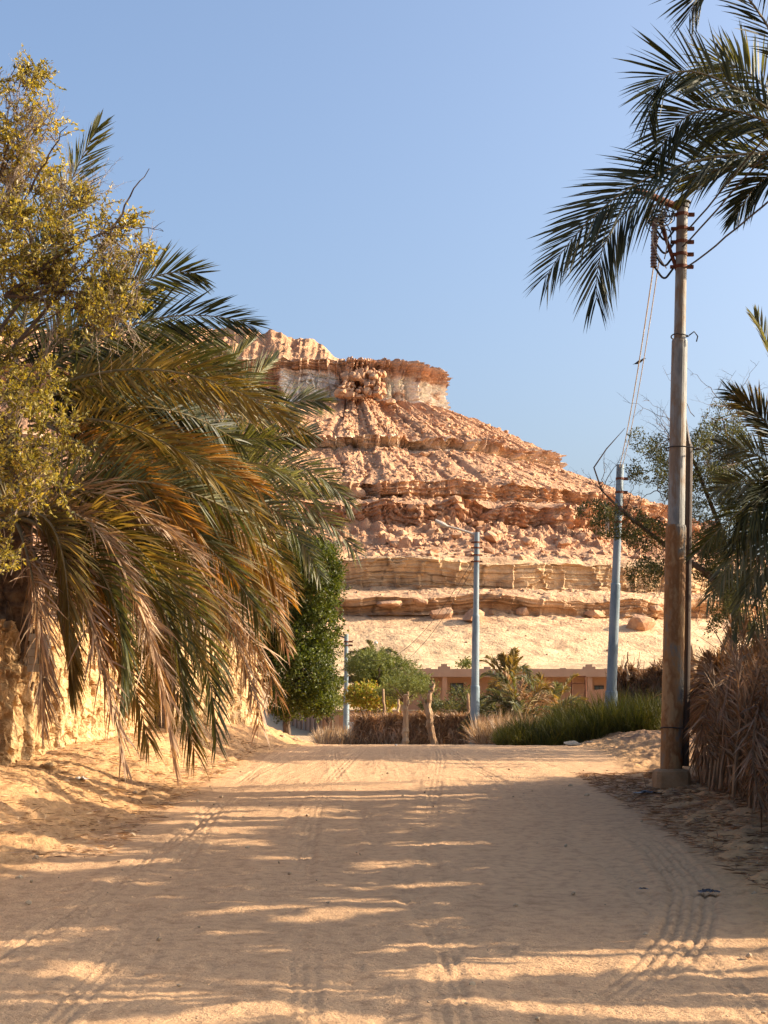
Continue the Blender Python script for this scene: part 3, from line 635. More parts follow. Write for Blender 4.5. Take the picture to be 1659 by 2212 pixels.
# taller palm behind the leafy tree
cC = D(-10, 880, 21)
pc = empty('date_palm', (cC.x-.4, 22, gz(-5.8, 22)), 'tall date palm with green fronds arching above the leafy tree', 'palm tree')
palm_trunk(pc, (cC.x-.4, 22.2, .5), (cC.x, 21.6, cC.z), .25, .2)
for b_, m_, t_, mat, dr in [
    ((10,860), (105,520,20.5), (208,280,20), 'f_green', 0.06), ((10,860), (250,640,20.4), (425,592,20), 'f_green', 0.06),
    ((30,850), (290,700,20.4), (540,700,20.2), 'f_dark', 0.10), ((60,860), (350,800,20), (645,925,19.8), 'f_olive', 0.17),
    ((60,870), (330,780,20.6), (600,860,21), 'f_green', 0.15), ((40,880), (300,830,20.6), (560,900,21), 'f_olive', 0.15),
    ((70,930), (300,930,20), (585,1140,19.8), 'f_olive', 0.20), ((60,950), (300,980,20.4), (540,1090,20.8), 'f_green', 0.17),
    ((60,900), (240,880,21), (480,1000,21.6), 'f_green', 0.15), ((40,860), (160,700,21), (330,640,21), 'f_dark', 0.10),
    ((40,860), (230,740,21), (470,730,21.4), 'f_green', 0.15), ((30,870), (60,640,21), (130,470,21), 'f_dark', 0.10),
    ((60,900), (240,1000,20), (420,1140,19.6), 'f_gold', 0.17), ((50,900), (200,860,21), (420,860,22), 'f_dark', 0.15),
    ((50,960), (200,1060,20.4), (330,1220,20), 'f_green', 0.20), ((80,930), (320,880,21), (520,960,22), 'f_dark', 0.12),
    ((60,900), (280,850,21.3), (440,960,22), 'f_green', 0.17), ((60,910), (250,940,21.3), (450,1080,22), 'f_dark', 0.17),
    ((60,880), (330,760,21.3), (500,800,22), 'f_green', 0.15),
    ((60,920), (350,960,21.0), (560,1060,21.5), 'f_gold', 0.17)]:
    frond(pc, P3(b_, 21), P3(m_, 20.5), P3(t_, 20), mat, droop=dr, L=.60, nl=96, wid=.032, roll=(_fs[0]*29) % 30 + 58)
random_crown(pc, cC, 14, 3.4, ['f_green', 'f_dark'], np.random.RandomState(2), 100, 265, -20, 70, nl=60)

# palm further along the wall, greyer
cB = D(390, 1060, 27)
pb_ = empty('date_palm', (cB.x-.1, 28, gz(-4.8, 28)), 'grey green date palm reaching furthest over the road on the left', 'palm tree')
palm_trunk(pb_, (cB.x-.6, 28.4, .6), (cB.x, 27.6, cB.z), .24, .2)
for m_, t_, mat, dr in [
    ((570,900,27), (695,868,27), 'f_grey', 0.10), ((560,960,27), (680,940,27.5), 'f_dark', 0.10),
    ((600,1000,27), (752,1085,26.5), 'f_grey', 0.15), ((600,1060,27), (768,1192,26), 'f_grey', 0.15),
    ((560,1080,27), (690,1240,26), 'f_grey', 0.17), ((540,1120,27), (640,1280,26), 'f_olive', 0.20),
    ((520,1150,27), (620,1400,26), 'f_dry', 0.25), ((500,880,27.4), (590,780,28), 'f_grey', 0.07),
    ((460,860,27.6), (540,740,28), 'f_grey', 0.07), ((540,1000,26.4), (680,1080,25), 'f_grey', 0.15),
    ((500,960,26.4), (610,960,25.6), 'f_green', 0.15), ((430,880,27.4), (450,760,28), 'f_grey', 0.10),
    ((560,1020,28), (720,1060,29), 'f_dark', 0.12), ((540,1080,28), (700,1160,29), 'f_dark', 0.15),
    ((520,1180,27.6), (600,1330,28), 'f_dry', 0.23), ((470,1150,27), (550,1340,26.5), 'f_dry', 0.23),
    ((500,920,27.8), (640,900,28.5), 'f_grey', 0.10), ((450,980,27), (560,1180,26.2), 'f_olive', 0.20),
    ((350,900,27), (300,830,27), 'f_grey', 0.10), ((440,950,26), (520,1000,25), 'f_grey', 0.15), ((420,1150,27), (460,1330,26.5), 'f_dry', 0.23)]:
    frond(pb_, P3((395,1060,27), 27), P3(m_, 27), P3(t_, 27), mat, droop=dr, L=.58, nl=84, wid=.034, roll=(_fs[0]*31) % 30 + 55)
random_crown(pb_, cB, 14, 3.4, ['f_grey', 'f_dark', 'f_dry'], np.random.RandomState(4), 70, 290, -30, 60, nl=55)

# palm at the upper right whose fronds hang in front of the pole arm
cD = D(1770, 340, 19.3)
pd_ = empty('date_palm', (cD.x+.3, 19.5, gz(6, 19.5)), 'tall date palm with long dark fronds against the sky at upper right', 'palm tree')
palm_trunk(pd_, (cD.x+.4, 19.8, .4), (cD.x, 19.4, cD.z), .26, .2)
for b_, m_, t_, mat, rl, dr in [
    ((1770,340), (1420,375,19.2), (1178,600,19.0), 'f_dark', 68, .10), ((1770,350), (1400,420,19.6), (1288,645,19.4), 'f_dark', 60, .30),
    ((1770,320), (1500,155,19), (1400,262,18.8), 'f_dark', 66, .10), ((1770,330), (1540,235,19.4), (1415,350,19.2), 'f_dark', 64, .12),
    ((1770,290), (1600,-20,19), (1490,30,18.8), 'f_dark', 62, .12), ((1770,340), (1640,330,19.6), (1500,400,20), 'f_green', 60, .15),
    ((1770,300), (1690,20,19), (1590,-60,19), 'f_dark', 60, .12),
    ((1770,320), (1620,160,20), (1530,150,20.5), 'f_green', 60, .15),
    ((1770,330), (1640,255,19.8), (1530,290,20.2), 'f_dark', 55, .2), 
    ((1770,350), (1660,380,19.6), (1590,470,19.6), 'f_dark', 40, .15)]:
    frond(pd_, P3(b_, 19.3), P3(m_, 19.3), P3(t_, 19.3), mat, droop=dr, L=.78 if t_[0] != 1590 else .5, nl=84 if t_[1] > 550 else 64, roll=rl+12, wid=.036, a0=56, a1=18, jit=.12)
random_crown(pd_, cD, 9, 3.6, ['f_dark'], np.random.RandomState(5), -70, 90, 10, 75, nl=60, wid=.036, droop=.12)

# right middle palm
cE = D(1730, 1090, 20.5)
pe = empty('date_palm', (cE.x+.2, 21, gz(6, 21)), 'shorter date palm behind the dry frond fence at the right edge', 'palm tree')
palm_trunk(pe, (cE.x+.4, 21.2, .4), (cE.x, 20.7, cE.z), .24, .2)
for m_, t_, mat, dr in [
    ((1690,850), (1632,690), 'f_grey', .1), ((1680,950), (1575,845), 'f_dark', .15), ((1660,1000), (1560,960), 'f_grey', .2),
    ((1650,1040), (1545,1060), 'f_grey', .1), ((1640,1080), (1510,1190), 'f_green', .25), ((1650,1130), (1530,1290), 'f_grey', .3),
    ((1660,1180), (1580,1370), 'f_grey', .35), ((1680,1200), (1620,1400), 'f_grey', .4), 
    ((1700,1240), (1655,1400), 'f_dark', .4), ((1665,930), (1600,870), 'f_olive', .15),
    ((1670,1050), (1590,1180), 'f_dark', .3), ((1690,1100), (1610,1280), 'f_grey', .3)]:
    frond(pe, P3((1730,1095), 20.5), P3(m_, 20.3), P3(t_, 20.2), mat, droop=dr, L=.46, nl=58, roll=(_fs[0]*31) % 30 + 55, wid=.030, jit=.15)
random_crown(pe, cE, 5, 2.4, ['f_green', 'f_dark', 'f_grey'], np.random.RandomState(6), -60, 100, -20, 70, nl=50)

# palms beyond the right fence, mostly outside the frame; their crowns shade the road
for i, (x, y, h, L, n) in enumerate([(8.6, 17.8, 3.4, 3.2, 8), (8.4, 15.4, 3.8, 3.4, 8), (7.6, 12.6, 3.2, 3.2, 9), (9.6, 11.0, 4.8, 3.6, 10), (7.4, 9.2, 3.0, 3.2, 9), (10.4, 13.8, 5.4, 3.6, 9), (10.3, 16.6, 5.2, 3.6, 8), (12.6, 33, 5.6, 3.4, 28), (11.6, 30.6, 5.2, 3.4, 28), (14.0, 31.8, 7.0, 3.6, 28), (13.2, 36.5, 6.2, 3.5, 30), (16.5, 35, 7.4, 3.8, 28), (14.6, 40.6, 4.6, 3.5, 30), (16.8, 43, 5.4, 3.8, 30)]):
    z0 = gz(x, y)
    p = empty('date_palm', (x, y, z0), 'date palm standing beyond the right fence and shading the road', 'palm tree', 'palms beyond the right fence')
    palm_trunk(p, (x, y, z0-.2), (x+.1, y, z0+h), .24, .2, stubs=False)
    rs_ = np.random.RandomState(20+i)
    if y > 30: random_crown(p, (x+.1, y, z0+h), n, L, ['f_green', 'f_dark', 'f_olive'], rs_, 0, 360, -35, 70, nl=48, wid=.05, L=.5, droop=.12)
    else:
        for a0_, a1_, m_ in ((138, 222, n), (-45, 45, n//2), (50, 130, 3), (230, 310, 3)):
            random_crown(p, (x+.1, y, z0+h), m_, L, ['f_green', 'f_dark', 'f_olive'], rs_, a0_, a1_, -35, 70, nl=84, wid=.06, L=.34, roll_rng=(60, 90), droop=.08, a0=44, a1=18)

# ------------------------------------------------------------------ leafy trees
def blob_points(rs, blobs, n, clump=2.2, thr=.0, shell=.5):
    out = []; vols = np.array([b[3]*b[4]*b[5] for b in blobs]); vols = vols**.8/(vols**.8).sum()
    for b, vv in zip(blobs, vols):
        k = int(n*vv*2.2) + 20; u = nrm(rs.normal(size=(k, 3))); r = rs.rand(k)**(1/3.); r = shell*(.7+.3*r) + (1-shell)*r
        p = np.array(b[:3]) + u*r[:, None]*np.array(b[3:6])
        keep = fbm(p[:, 0]*clump, p[:, 1]*clump, p[:, 2]*clump, o=2) > thr + rs.normal(0, .08, k)
        out.append(p[keep])
    p = np.concatenate(out); rs.shuffle(p); return p[:n]
def twig_tree(mb, start, targets, rs, r0=.05, levels=2, spread=.5, side=5, wig=.12):
    "wiggly branches from start to each target, with side twigs"
    start = np.array(tuple(start), float)
    for T in targets:
        T = np.array(tuple(T), float); n = 10; t = np.linspace(0, 1, n)[:, None]; L = np.linalg.norm(T-start)
        P = start + (T-start)*t + np.array([0, 0, 1])*np.sin(t*np.pi)*L*.04
        P[1:-1] += rs.normal(0, wig*L/8, (n-2, 3)); tube(mb, P, np.linspace(r0, r0*.25, n), 5 if r0 > .02 else 3, cap=False)
        if levels > 0:
            for k in range(side):
                j = rs.randint(2, n); Q = P[j] + (nrm(rs.normal(size=3) + .8*(T-start)/max(L, .01)))*L*spread*rs.uniform(.5, 1.1)
                twig_tree(mb, P[j], [Q], rs, r0*.42, levels-1, spread, max(2, side-1), wig)
def leafy_tree(name, label, cat, blobs, nleaf, size, mat, base, fork, seed=0, clump=2.2, thr=0., aspect=.5, twigs=10, r0=.06, group=None, bark='bark', twiglev=1):
    rs = np.random.RandomState(seed); root = empty(name, base, label, cat, group)
    mb = MB(); P = blob_points(rs, blobs, nleaf//9, clump, thr); sprigs(mb, P, rs, size*3.2, 9, size, aspect); mb.build('crown', M[mat], root)
    tb = MB(); B = np.array(tuple(base)); Fk = np.array(tuple(fork)); t = np.linspace(0, 1, 8)[:, None]
    tube(tb, B-[0, 0, .2] + (Fk-B+[0, 0, .2])*t + rs.normal(0, .02, (8, 3)), np.linspace(r0*1.8, r0*1.2, 8), 9)
    twig_tree(tb, Fk, P[:twigs*3:3], rs, r0, twiglev, .3, 4); tb.build('trunk', M[bark], root)
    return root
def sprigs(mb, P, rs, length, per, size, aspect=.5, up=.5, stem=None, out=None):
    "short leafy shoots: leaves set along each little stem"
    n = len(P); d = nrm(rs.normal(size=(n, 3)) + [0, 0, up] + (0 if out is None else out)); l = length*rs.uniform(.5, 1.3, n)
    t = np.linspace(.1, 1, per); side = nrm(np.cross(d, rs.normal(size=(n, 3))))
    Q = P[:, None] + d[:, None]*(l[:, None]*t)[..., None] + side[:, None]*((l[:, None]*t**2)*.25)[..., None] + rs.normal(0, .006, (n, per, 3))
    ld = nrm(.75*d[:, None] + rs.normal(size=(n, per, 3))*.62).reshape(-1, 3); Qf = Q.reshape(-1, 3); k = len(Qf)
    wv = nrm(np.cross(ld, rs.normal(size=(k, 3)))); nn = np.cross(ld, wv); L = size*rs.uniform(.55, 1.3, k)[:, None]; W = L*aspect/2
    V = np.stack([Qf, Qf+ld*L*.5+wv*W+nn*L*.1, Qf+ld*L, Qf+ld*L*.5-wv*W+nn*L*.1], 1); o = (np.arange(k)*4)[:, None]
    mb.add(V.reshape(-1, 3), [o+np.array([[0,1,2]]), o+np.array([[0,2,3]])])
    if stem is not None:
        for q in range(n): tube(stem, [P[q]-d[q]*l[q]*.3, P[q], Q[q, per//2], Q[q, -1]], [.006, .005, .004, .002], 3, cap=False)
# sunlit yellow green tree at left
def left_tree():
    rs = np.random.RandomState(11); Y = 17.2
    base = (-6.0, 17.8, gz(-6, 17.8))
    root = empty('leafy_tree', base, 'tall sunlit tree with small yellow green leaves and grey twigs at left edge', 'tree')
    spec = [(40,190,45,40), (80,175,25,22), (20,300,70,70), (95,300,40,60), (60,420,90,90), (10,520,70,90), (150,470,70,50), (210,450,45,45), (250,530,70,55), (290,500,38,45), (310,590,32,55),
            (240,640,80,60), (150,620,80,70), (60,600,90,80), (30,700,60,45), (170,700,60,50), (120,560,70,60), (40,820,70,70), (80,850,60,70), (120,960,60,75), (60,960,80,90), (30,1050,70,60), (95,1050,60,45), (10,1200,28,70), (-60,500,120,250), (-80,900,120,250), (-60,250,90,120)]
    fx = Y/FPX; blobs = []
    for i, (x, y, rx, rz_) in enumerate(spec):
        c = D(x, y, Y + (i % 5 - 2)*.22); blobs.append((c.x, c.y, c.z, rx*fx, max(rx*fx*.8, .25), rz_*fx))
    P = blob_points(rs, blobs, 3900, 3.4, .21, .35)
    mb = MB(); tb = MB(); sprigs(mb, P, rs, .24, 15, .056, .5, .6, tb, [.25, -.1, 0]); mb.build('crown', M['l_yellow'], root)
    tube(tb, [base, (-5.9, 17.6, 2.5), (-5.7, 17.4, 4.2)], [.16, .13, .10], 10)
    twig_tree(tb, (-5.7, 17.4, 4.2), [D(x, y, Y) for x, y in ((60,420), (20,300), (120,560), (230,520), (50,330), (100,960))], rs, .045, 1, .25, 5, .08)
    twig_tree(tb, D(10, 640, Y), [D(x, y, Y-.1) for x, y in ((140,560), (250,490), (300,600), (240,690), (200,640))], rs, .028, 2, .38, 5, .1)
    tb.build('trunk', M['bark'], root)
    tw = MB()
    for (x, y) in ((40,330), (60,240), (110,420), (190,420), (230,560), (170,640), (100,650), (60,560), (250,690), (110,750), (30,900), (70,1010), (60,1080), (20,450), (140,520), (280,640), (200,700), (30,250), (50,280), (20,330), (80,300), (60,380), (30,400), (250,560), (290,560), (130,430)):
        for k in range(7):
            s0 = D(x+rs.uniform(-30, 10), y+rs.uniform(0, 40), Y+rs.uniform(-.3, .2))
            twig_tree(tw, s0, [D(x+rs.uniform(-20, 55), y+rs.uniform(-85, -5), Y+rs.uniform(-.4, .3))], rs, .008, 2, .5, 5, .15)
    for k in range(16):
        twig_tree(tw, D(200+rs.uniform(0, 60), 650, Y), [D(240+rs.uniform(-30, 80), 760+rs.uniform(-40, 30), Y-.2)], rs, .007, 1, .5, 5, .15)
    tw.build('twigs', M['palebark'], root)
left_tree()
def px_blobs(spec, Y, jig=.6):
    fx = Y/FPX; o = []
    for i, (x, y, rx, rz_) in enumerate(spec):
        c = D(x, y, Y + (i % 3 - 1)*jig); o.append((c.x, c.y, c.z, rx*fx, rx*fx, rz_*fx))
    return o
leafy_tree('evergreen_tree', 'dense dark green bushy tree at the far end of the mud wall', 'tree',
    px_blobs([(665,1225,75,60), (640,1200,60,50), (650,1290,75,75), (700,1300,40,60), (640,1380,85,80), (698,1370,36,55), (650,1460,75,65), (685,1440,34,50), (640,1525,60,36), (675,1515,45,35), (560,1350,90,110), (600,1240,60,60), (728,1280,16,22), (730,1350,14,20), (702,1420,18,22), (722,1235,18,18), (700,1190,22,18), (720,1480,20,16), (700,1530,22,16)], 44),
    95000, .085, 'l_green', (-2.9, 44.6, .9), (-2.8, 44.4, 2.6), 21, 1.8, -.12, .55, 14, .07)
# greenery near the far poles
leafy_tree('acacia_tree', 'wide feathery green tree behind the third blue pole', 'tree', px_blobs([(800,1440,55,30), (850,1455,50,28), (805,1470,35,26), (905,1480,30,18), (812,1480,42,30), (792,1495,28,26), (850,1490,40,25)], 100, 1.2), 26000, .17, 'l_mid', (XD(806, 100), 100, -.3), (XD(806, 100), 100, 2.0), 31, 1.2, -.1, .35, 12, .10)
leafy_tree('flowering_shrub', 'lime green shrub with orange flowers above the boundary wall', 'shrub', px_blobs([(790,1505,40,22), (835,1512,32,18), (788,1520,20,14)], 97, .8), 8000, .17, 'l_flower', (XD(795, 97), 97, -.3), (XD(795, 97), 97, .8), 32, 1.2, -.1, .6, 8, .05)
leafy_tree('garden_tree', 'flat topped green tree with thin trunks in front of the adobe house', 'tree', px_blobs([(870,1478,45,16), (905,1487,40,14), (850,1500,42,20), (925,1495,22,12)], 75, .7), 9000, .10, 'l_mid', (XD(877, 75), 75, 0), (XD(877, 75), 75, 2.1), 33, 1.6, -.05, .35, 12, .05)
leafy_tree('hedge_shrub', 'pale green shrub between the dark tree and the boundary wall', 'shrub', px_blobs([(705,1500,30,30), (728,1520,24,22), (690,1520,26,22)], 114.5, .8), 6000, .17, 'l_mid', (XD(710, 114.5), 114.5, -.3), (XD(710, 114.5), 114.5, .8), 34, 1.2, -.1, .5, 8, .05)
leafy_tree('garden_shrub', 'dull green shrub below the adobe house window', 'shrub', px_blobs([(960,1530,30,16), (1000,1515,28,25), (925,1530,25,14), (1040,1530,30,16)], 90, .8), 6000, .14, 'l_acacia', (XD(980, 90), 90, -.3), (XD(980, 90), 90, .7), 35, 1.4, -.1, .5, 8, .04)
leafy_tree('rooftop_shrub', 'small green bush showing over the house roof beside the pole', 'shrub', px_blobs([(1000,1438,10,8), (1012,1436,8,8)], 150, .4), 700, .22, 'l_mid', (XD(1005, 150), 150, 2), (XD(1005, 150), 150, 4.5), 36, 1.0, -.2, .5, 6, .05)
# thin thorny tree behind the near pole on the right
def thorn_tree():
    rs = np.random.RandomState(41); Y = 29.0
    base = (XD(1700, 30), 30.0, gz(8, 30))
    root = empty('thorn_tree', base, 'sparse thorny tree with bare twigs between the right poles', 'tree')
    tb = MB(); F0 = D(1640, 1380, Y); tube(tb, [base, F0], [.12, .09], 8)
    tube(tb, [F0, D(1590,1330,Y), D(1530,1240,Y), D(1440,1180,Y), D(1350,1110,Y), D(1300,1060,Y)], [.085,.075,.06,.05,.03,.015], 7)
    tube(tb, [D(1300,1060,Y), D(1283,1010,Y), D(1310,970,Y), D(1350,925,Y)], [.018,.016,.013,.005], 5)
    tube(tb, [D(1590,1330,Y), D(1560,1150,Y), D(1500,1000,Y), D(1470,930,Y)], [.07,.05,.03,.012], 6)
    tube(tb, [D(1590,1330,Y), D(1620,1150,Y), D(1560,900,Y)], [.06,.04,.012], 6)
    fans = [(1350,1110), (1440,1180), (1300,1060), (1400,1150), (1480,970), (1500,1000), (1560,1150), (1450,950), (1420,1060), (1540,950), (1570,880), (1380,1130), (1520,1050), (1590,1000), (1600,900)]
    tips = []
    for (x, y) in fans:
        for k in range(6):
            q = D(x+rs.uniform(-85, 60), y+rs.uniform(-85, 60), Y+rs.uniform(-1, 1)); tips.append((D(x, y, Y), q))
            twig_tree(tb, D(x, y, Y), [q], rs, .011, 2, .45, 4, .14)
    for (x, y) in ((1450,1190), (1520,1240), (1590,1330), (1400,1160)):
        for k in range(4): twig_tree(tb, D(x, y, Y), [D(x+rs.uniform(-60, 20), y+rs.uniform(60, 150), Y+rs.uniform(-.6, .6))], rs, .010, 2, .4, 4, .14)
    for (a, b) in (((1480,930), (1345,865)), ((1500,900), (1440,810)), ((1480,940), (1390,860)), ((1500,950), (1560,830)), ((1540,930), (1590,800)), ((1570,900), (1640,780))):
        twig_tree(tb, D(*a, Y), [D(*b, Y)], rs, .010, 2, .35, 6, .12)
    tb.build('trunk', M['bark'], root)
    spec = [(1400,1010,50,45), (1440,970,45,40), (1470,1040,50,50), (1530,980,50,70), (1580,940,50,60), (1340,1130,75,38), (1290,1110,50,30), (1400,1160,60,40), (1450,1210,50,40), (1540,1080,60,80), (1600,1050,60,90), (1520,1200,50,60), (1390,1240,40,40), (1580,1200,60,80), (1380,950,30,30), (1610,1300,50,70), (1560,1290,40,60)]
    spec += [(1560,950,50,90), (1600,1120,45,110), (1560,1200,50,90), (1620,1380,50,60), (1560,1370,35,45)]
    P = blob_points(rs, px_blobs(spec, Y, .5), 42000, 2.2, .02, .3); lb = MB(); leaves(lb, P, .055, rs, .45); lb.build('crown', M['l_acacia'], root)
    pl = MB(); q = D(1308, 1085, Y); blades(pl, np.array([tuple(q), tuple(q), tuple(q)]), np.array([[0.1,0,-1], [-.15,0,-1], [.02,.1,-1.]]), np.array([[1,0,0], [.5,1,0], [1,.2,0.]]), np.array([.6,.5,.7]), np.array([.07,.05,.04]), np.zeros(3))
    tag(pl.build('plastic_strip', M['paper']), 'torn white plastic strip caught on a thorny branch', 'plastic scrap')
thorn_tree()

# small palms further off
def small_palm(cx, cy, Y, L, n, label, mats, seed, e0=-10, e1=80, wid=.06, leafL=.4, base_dy=None, cat='palm tree'):
    c = D(cx, cy, Y); b = (c.x, Y, gz(c.x, Y))
    root = empty('palm_tree', b, label, cat); rs = np.random.RandomState(seed)
    palm_trunk(root, (c.x, Y, b[2]-.1), tuple(c), .22, .18, stubs=False)
    random_crown(root, c, n, L, mats, rs, 0, 360, e0, e1, nl=34, wid=wid, L=leafL)
small_palm(812, 1432, 108, 2.4, 26, 'small bushy palm rising behind the feathery green tree', ['f_grey', 'f_green'], 51, -20, 80, .09, .5)
small_palm(1100, 1490, 66, 2.1, 18, 'young palm with upright grey fronds in front of the adobe house', ['f_grey', 'f_olive'], 52, 20, 85, .06, .4)
small_palm(1120, 1560, 57, 2.3, 34, 'low spreading palm clump right of the middle blue pole', ['f_grey', 'f_olive', 'f_green', 'f_dry'], 53, 5, 80, .045, .4)
small_palm(1185, 1560, 59, 2.4, 28, 'low grey palm clump just behind the green reeds', ['f_grey', 'f_olive', 'f_grey'], 54, 10, 80, .045, .4)

# ------------------------------------------------------------------ reeds, dry grass
def patch(name, label, cat, n, xr, Y0, Y1, top, mat, seed, w=.02, lean=.25, droop=.15, hfun=None):
    rs = np.random.RandomState(seed); Y = rs.uniform(Y0, Y1, n); dx = rs.uniform(*xr, n)
    X = (dx-829.5)/FPX*Y; Z = ground_z(X, Y); hh = top*rs.uniform(.5, 1.05, n)*(1 + .25*perlin(dx*.02, Y*.5))
    if hfun is not None: hh = hh*hfun(dx)
    tuft = nrm(np.stack([perlin(X*1.5, Y*1.5), perlin(X*1.5+9, Y*1.5), X*0], -1))
    d = np.array([0, 0, 1.]) + rs.normal(0, lean, (n, 3)) + tuft*lean*.7; wd = rs.normal(size=(n, 3))*[1, 1, .1]
    mb = MB(); blades(mb, np.stack([X, Y, Z-.03], -1), d, wd, hh, w*rs.uniform(.7, 1.3, n), droop*rs.uniform(.3, 2, n))
    return tag(mb.build(name, M[mat]), label, cat, kind='stuff')
patch('reeds', 'thick dark green reeds growing along the right side of the road', 'reeds', 26000, (1070, 1440), 37.5, 44.5, 1.45, 'grass', 61, .012, .26, .35, lambda x: .55+.45*sstep(1070, 1250, x)+.14*np.sin(x*.11)*np.sin(x*.043))
patch('dry_grass', 'pale dry grass around the foot of the third blue pole', 'grass', 4200, (690, 805), 60, 75, 1.1, 'drygrass', 62, .03, .3, .15)
patch('dry_grass', 'pale dry grass between the middle blue pole and green reeds', 'grass', 3600, (1030, 1140), 46, 56, 1.5, 'drygrass', 63, .025, .3, .15, lambda x: .8+.2*np.sin(x*.1))

# ------------------------------------------------------------------ dry palm frond fences
def thatch(name, label, pts, h, n, blen, w, seed, bulge=.25, stalks=40, group=None, mat='fence'):
    rs = np.random.RandomState(seed); pts = np.array(pts, float)
    seg = np.linalg.norm(np.diff(pts, axis=0), axis=1); cum = np.concatenate([[0], np.cumsum(seg)])
    def at(t): return np.interp(t, cum, pts[:, 0]), np.interp(t, cum, pts[:, 1])
    mid = at(cum[-1]/2); root = empty(name, G(mid[0], mid[1]), label, 'fence', group)
    # core
    m = 120; t = np.linspace(0, cum[-1], m); x, y = at(t); T = nrm(np.stack([np.gradient(x), np.gradient(y)], -1)); N = np.stack([-T[:, 1], T[:, 0]], -1)
    z = ground_z(x, y); hh = h*(.86 + .12*fbm(t*1.1, t*0+seed, o=3)); q = np.linspace(0, 1, 12)
    rows = []
    for s_ in (1, -1):
        qq = q if s_ == 1 else q[::-1]
        for a in qq:
            o = s_*(.12*(1-.6*a)) ; rows.append(np.stack([x+N[:, 0]*o, y+N[:, 1]*o, z-.1+a*(hh+.1)*.93], -1))
    V = np.array(rows); V += .02*fbm(V[..., 0]*4, V[..., 1]*4, V[..., 2]*4)[..., None]
    mb = MB(); mb.add(V.reshape(-1, 3), grid_faces(24, m)); mb.build('thatch_core', M['fencecore'], root)
    # loose blades: bunches hanging and standing
    tb = rs.uniform(0, cum[-1], n); tb = tb + .12*perlin(tb*3, tb*0); x, y = at(tb); nx = np.interp(tb, t, N[:, 0]); ny = np.interp(tb, t, N[:, 1])
    a = rs.rand(n)**.8; hb = np.interp(tb, t, hh); side = np.where(rs.rand(n) < .8, 1, -1)
    bul = side*(.10 + bulge*(1-a)*rs.rand(n)*(1+.8*perlin(tb*1.3, a*2)))
    P = np.stack([x+nx*bul, y+ny*bul, ground_z(x, y) + a*hb], -1)
    dirn = np.where(rs.rand(n) < np.where(a > .8, .15, .75), -1., 1.)
    d = np.stack([nx*side*.25+rs.normal(0, .26, n), ny*side*.25+rs.normal(0, .26, n), dirn*rs.uniform(.6, 1.1, n)], -1)
    tilt = perlin(tb*2.3, a*3.5)*1.7; Tx = np.interp(tb, t, T[:, 0]); Ty = np.interp(tb, t, T[:, 1]); d[:, 0] += Tx*tilt; d[:, 1] += Ty*tilt
    mb = MB(); blades(mb, P, d, rs.normal(size=(n, 3)), blen*rs.uniform(.4, 1.3, n), w*rs.uniform(.6, 1.4, n), np.where(dirn > 0, .35, 0)); mb.build('dry_leaves', M[mat], root)
    mb = MB()
    for k in range(stalks):
        tt_ = rs.uniform(0, cum[-1]); xx, yy = at(tt_); nn = (np.interp(tt_, t, N[:, 0]), np.interp(tt_, t, N[:, 1])); o = .12+rs.uniform(0, bulge)
        z0 = gz(xx, yy); l = h*rs.uniform(.7, 1.12); sx = rs.normal(0, .25)
        tube(mb, [(xx+nn[0]*o, yy+nn[1]*o, z0), (xx+nn[0]*(o*.7)+T[0, 0]*sx*.5, yy+nn[1]*o*.7+sx*.3, z0+l*.6), (xx+nn[0]*.1+T[0, 0]*sx, yy+nn[1]*.1+sx*.6, z0+l)], [.018,.014,.006], 5)
    mb.build('stalks', M['reedstalk'], root)
    return root
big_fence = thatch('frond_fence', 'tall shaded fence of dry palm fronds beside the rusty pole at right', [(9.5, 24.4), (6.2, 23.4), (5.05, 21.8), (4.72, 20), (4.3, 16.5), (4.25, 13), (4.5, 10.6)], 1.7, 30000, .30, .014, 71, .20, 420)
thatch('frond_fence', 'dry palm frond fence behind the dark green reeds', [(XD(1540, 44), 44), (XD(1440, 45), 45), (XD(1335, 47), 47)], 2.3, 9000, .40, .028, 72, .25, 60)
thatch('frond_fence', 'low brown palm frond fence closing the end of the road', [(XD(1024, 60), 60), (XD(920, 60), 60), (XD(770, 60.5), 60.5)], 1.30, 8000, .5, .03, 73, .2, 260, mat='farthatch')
def leaning_fronds():
    rs = np.random.RandomState(77)
    for k in range(26):
        y = 13.6 + 9.2*(k+rs.rand())/26; x = float(np.interp(y, [13, 16.5, 20, 21.8, 23.4], [4.25, 4.3, 4.72, 5.05, 6.2])); z = gz(x, y)
        lean = rs.uniform(-1, 1); up = rs.rand() < .72
        if up: B = (x-.45, y+lean*.3, z+.05); Mi = (x-.32, y+lean*.6, z+1.0); T = (x-.1+rs.uniform(-.3, .2), y+lean*1.2, z+rs.uniform(1.5, 2.1))
        else: B = (x-.1, y-lean*.5, z+rs.uniform(1.3, 1.75)); Mi = (x-.45, y, z+rs.uniform(.8, 1.1)); T = (x-rs.uniform(.35, .6), y+lean*.5, z+.12)
        rb, lb = frond_arrays(B, Mi, T, L=.32, nl=46, droop=.25, wid=.022, seed=700+k, roll=rs.uniform(30, 80), a0=46, a1=20, jit=.45)
        o = lb.build('dry_frond', M['fence'], big_fence); q = rb.build('midrib', M['reedstalk'], big_fence); q.parent = o; q.location = (0, 0, 0)
leaning_fronds()
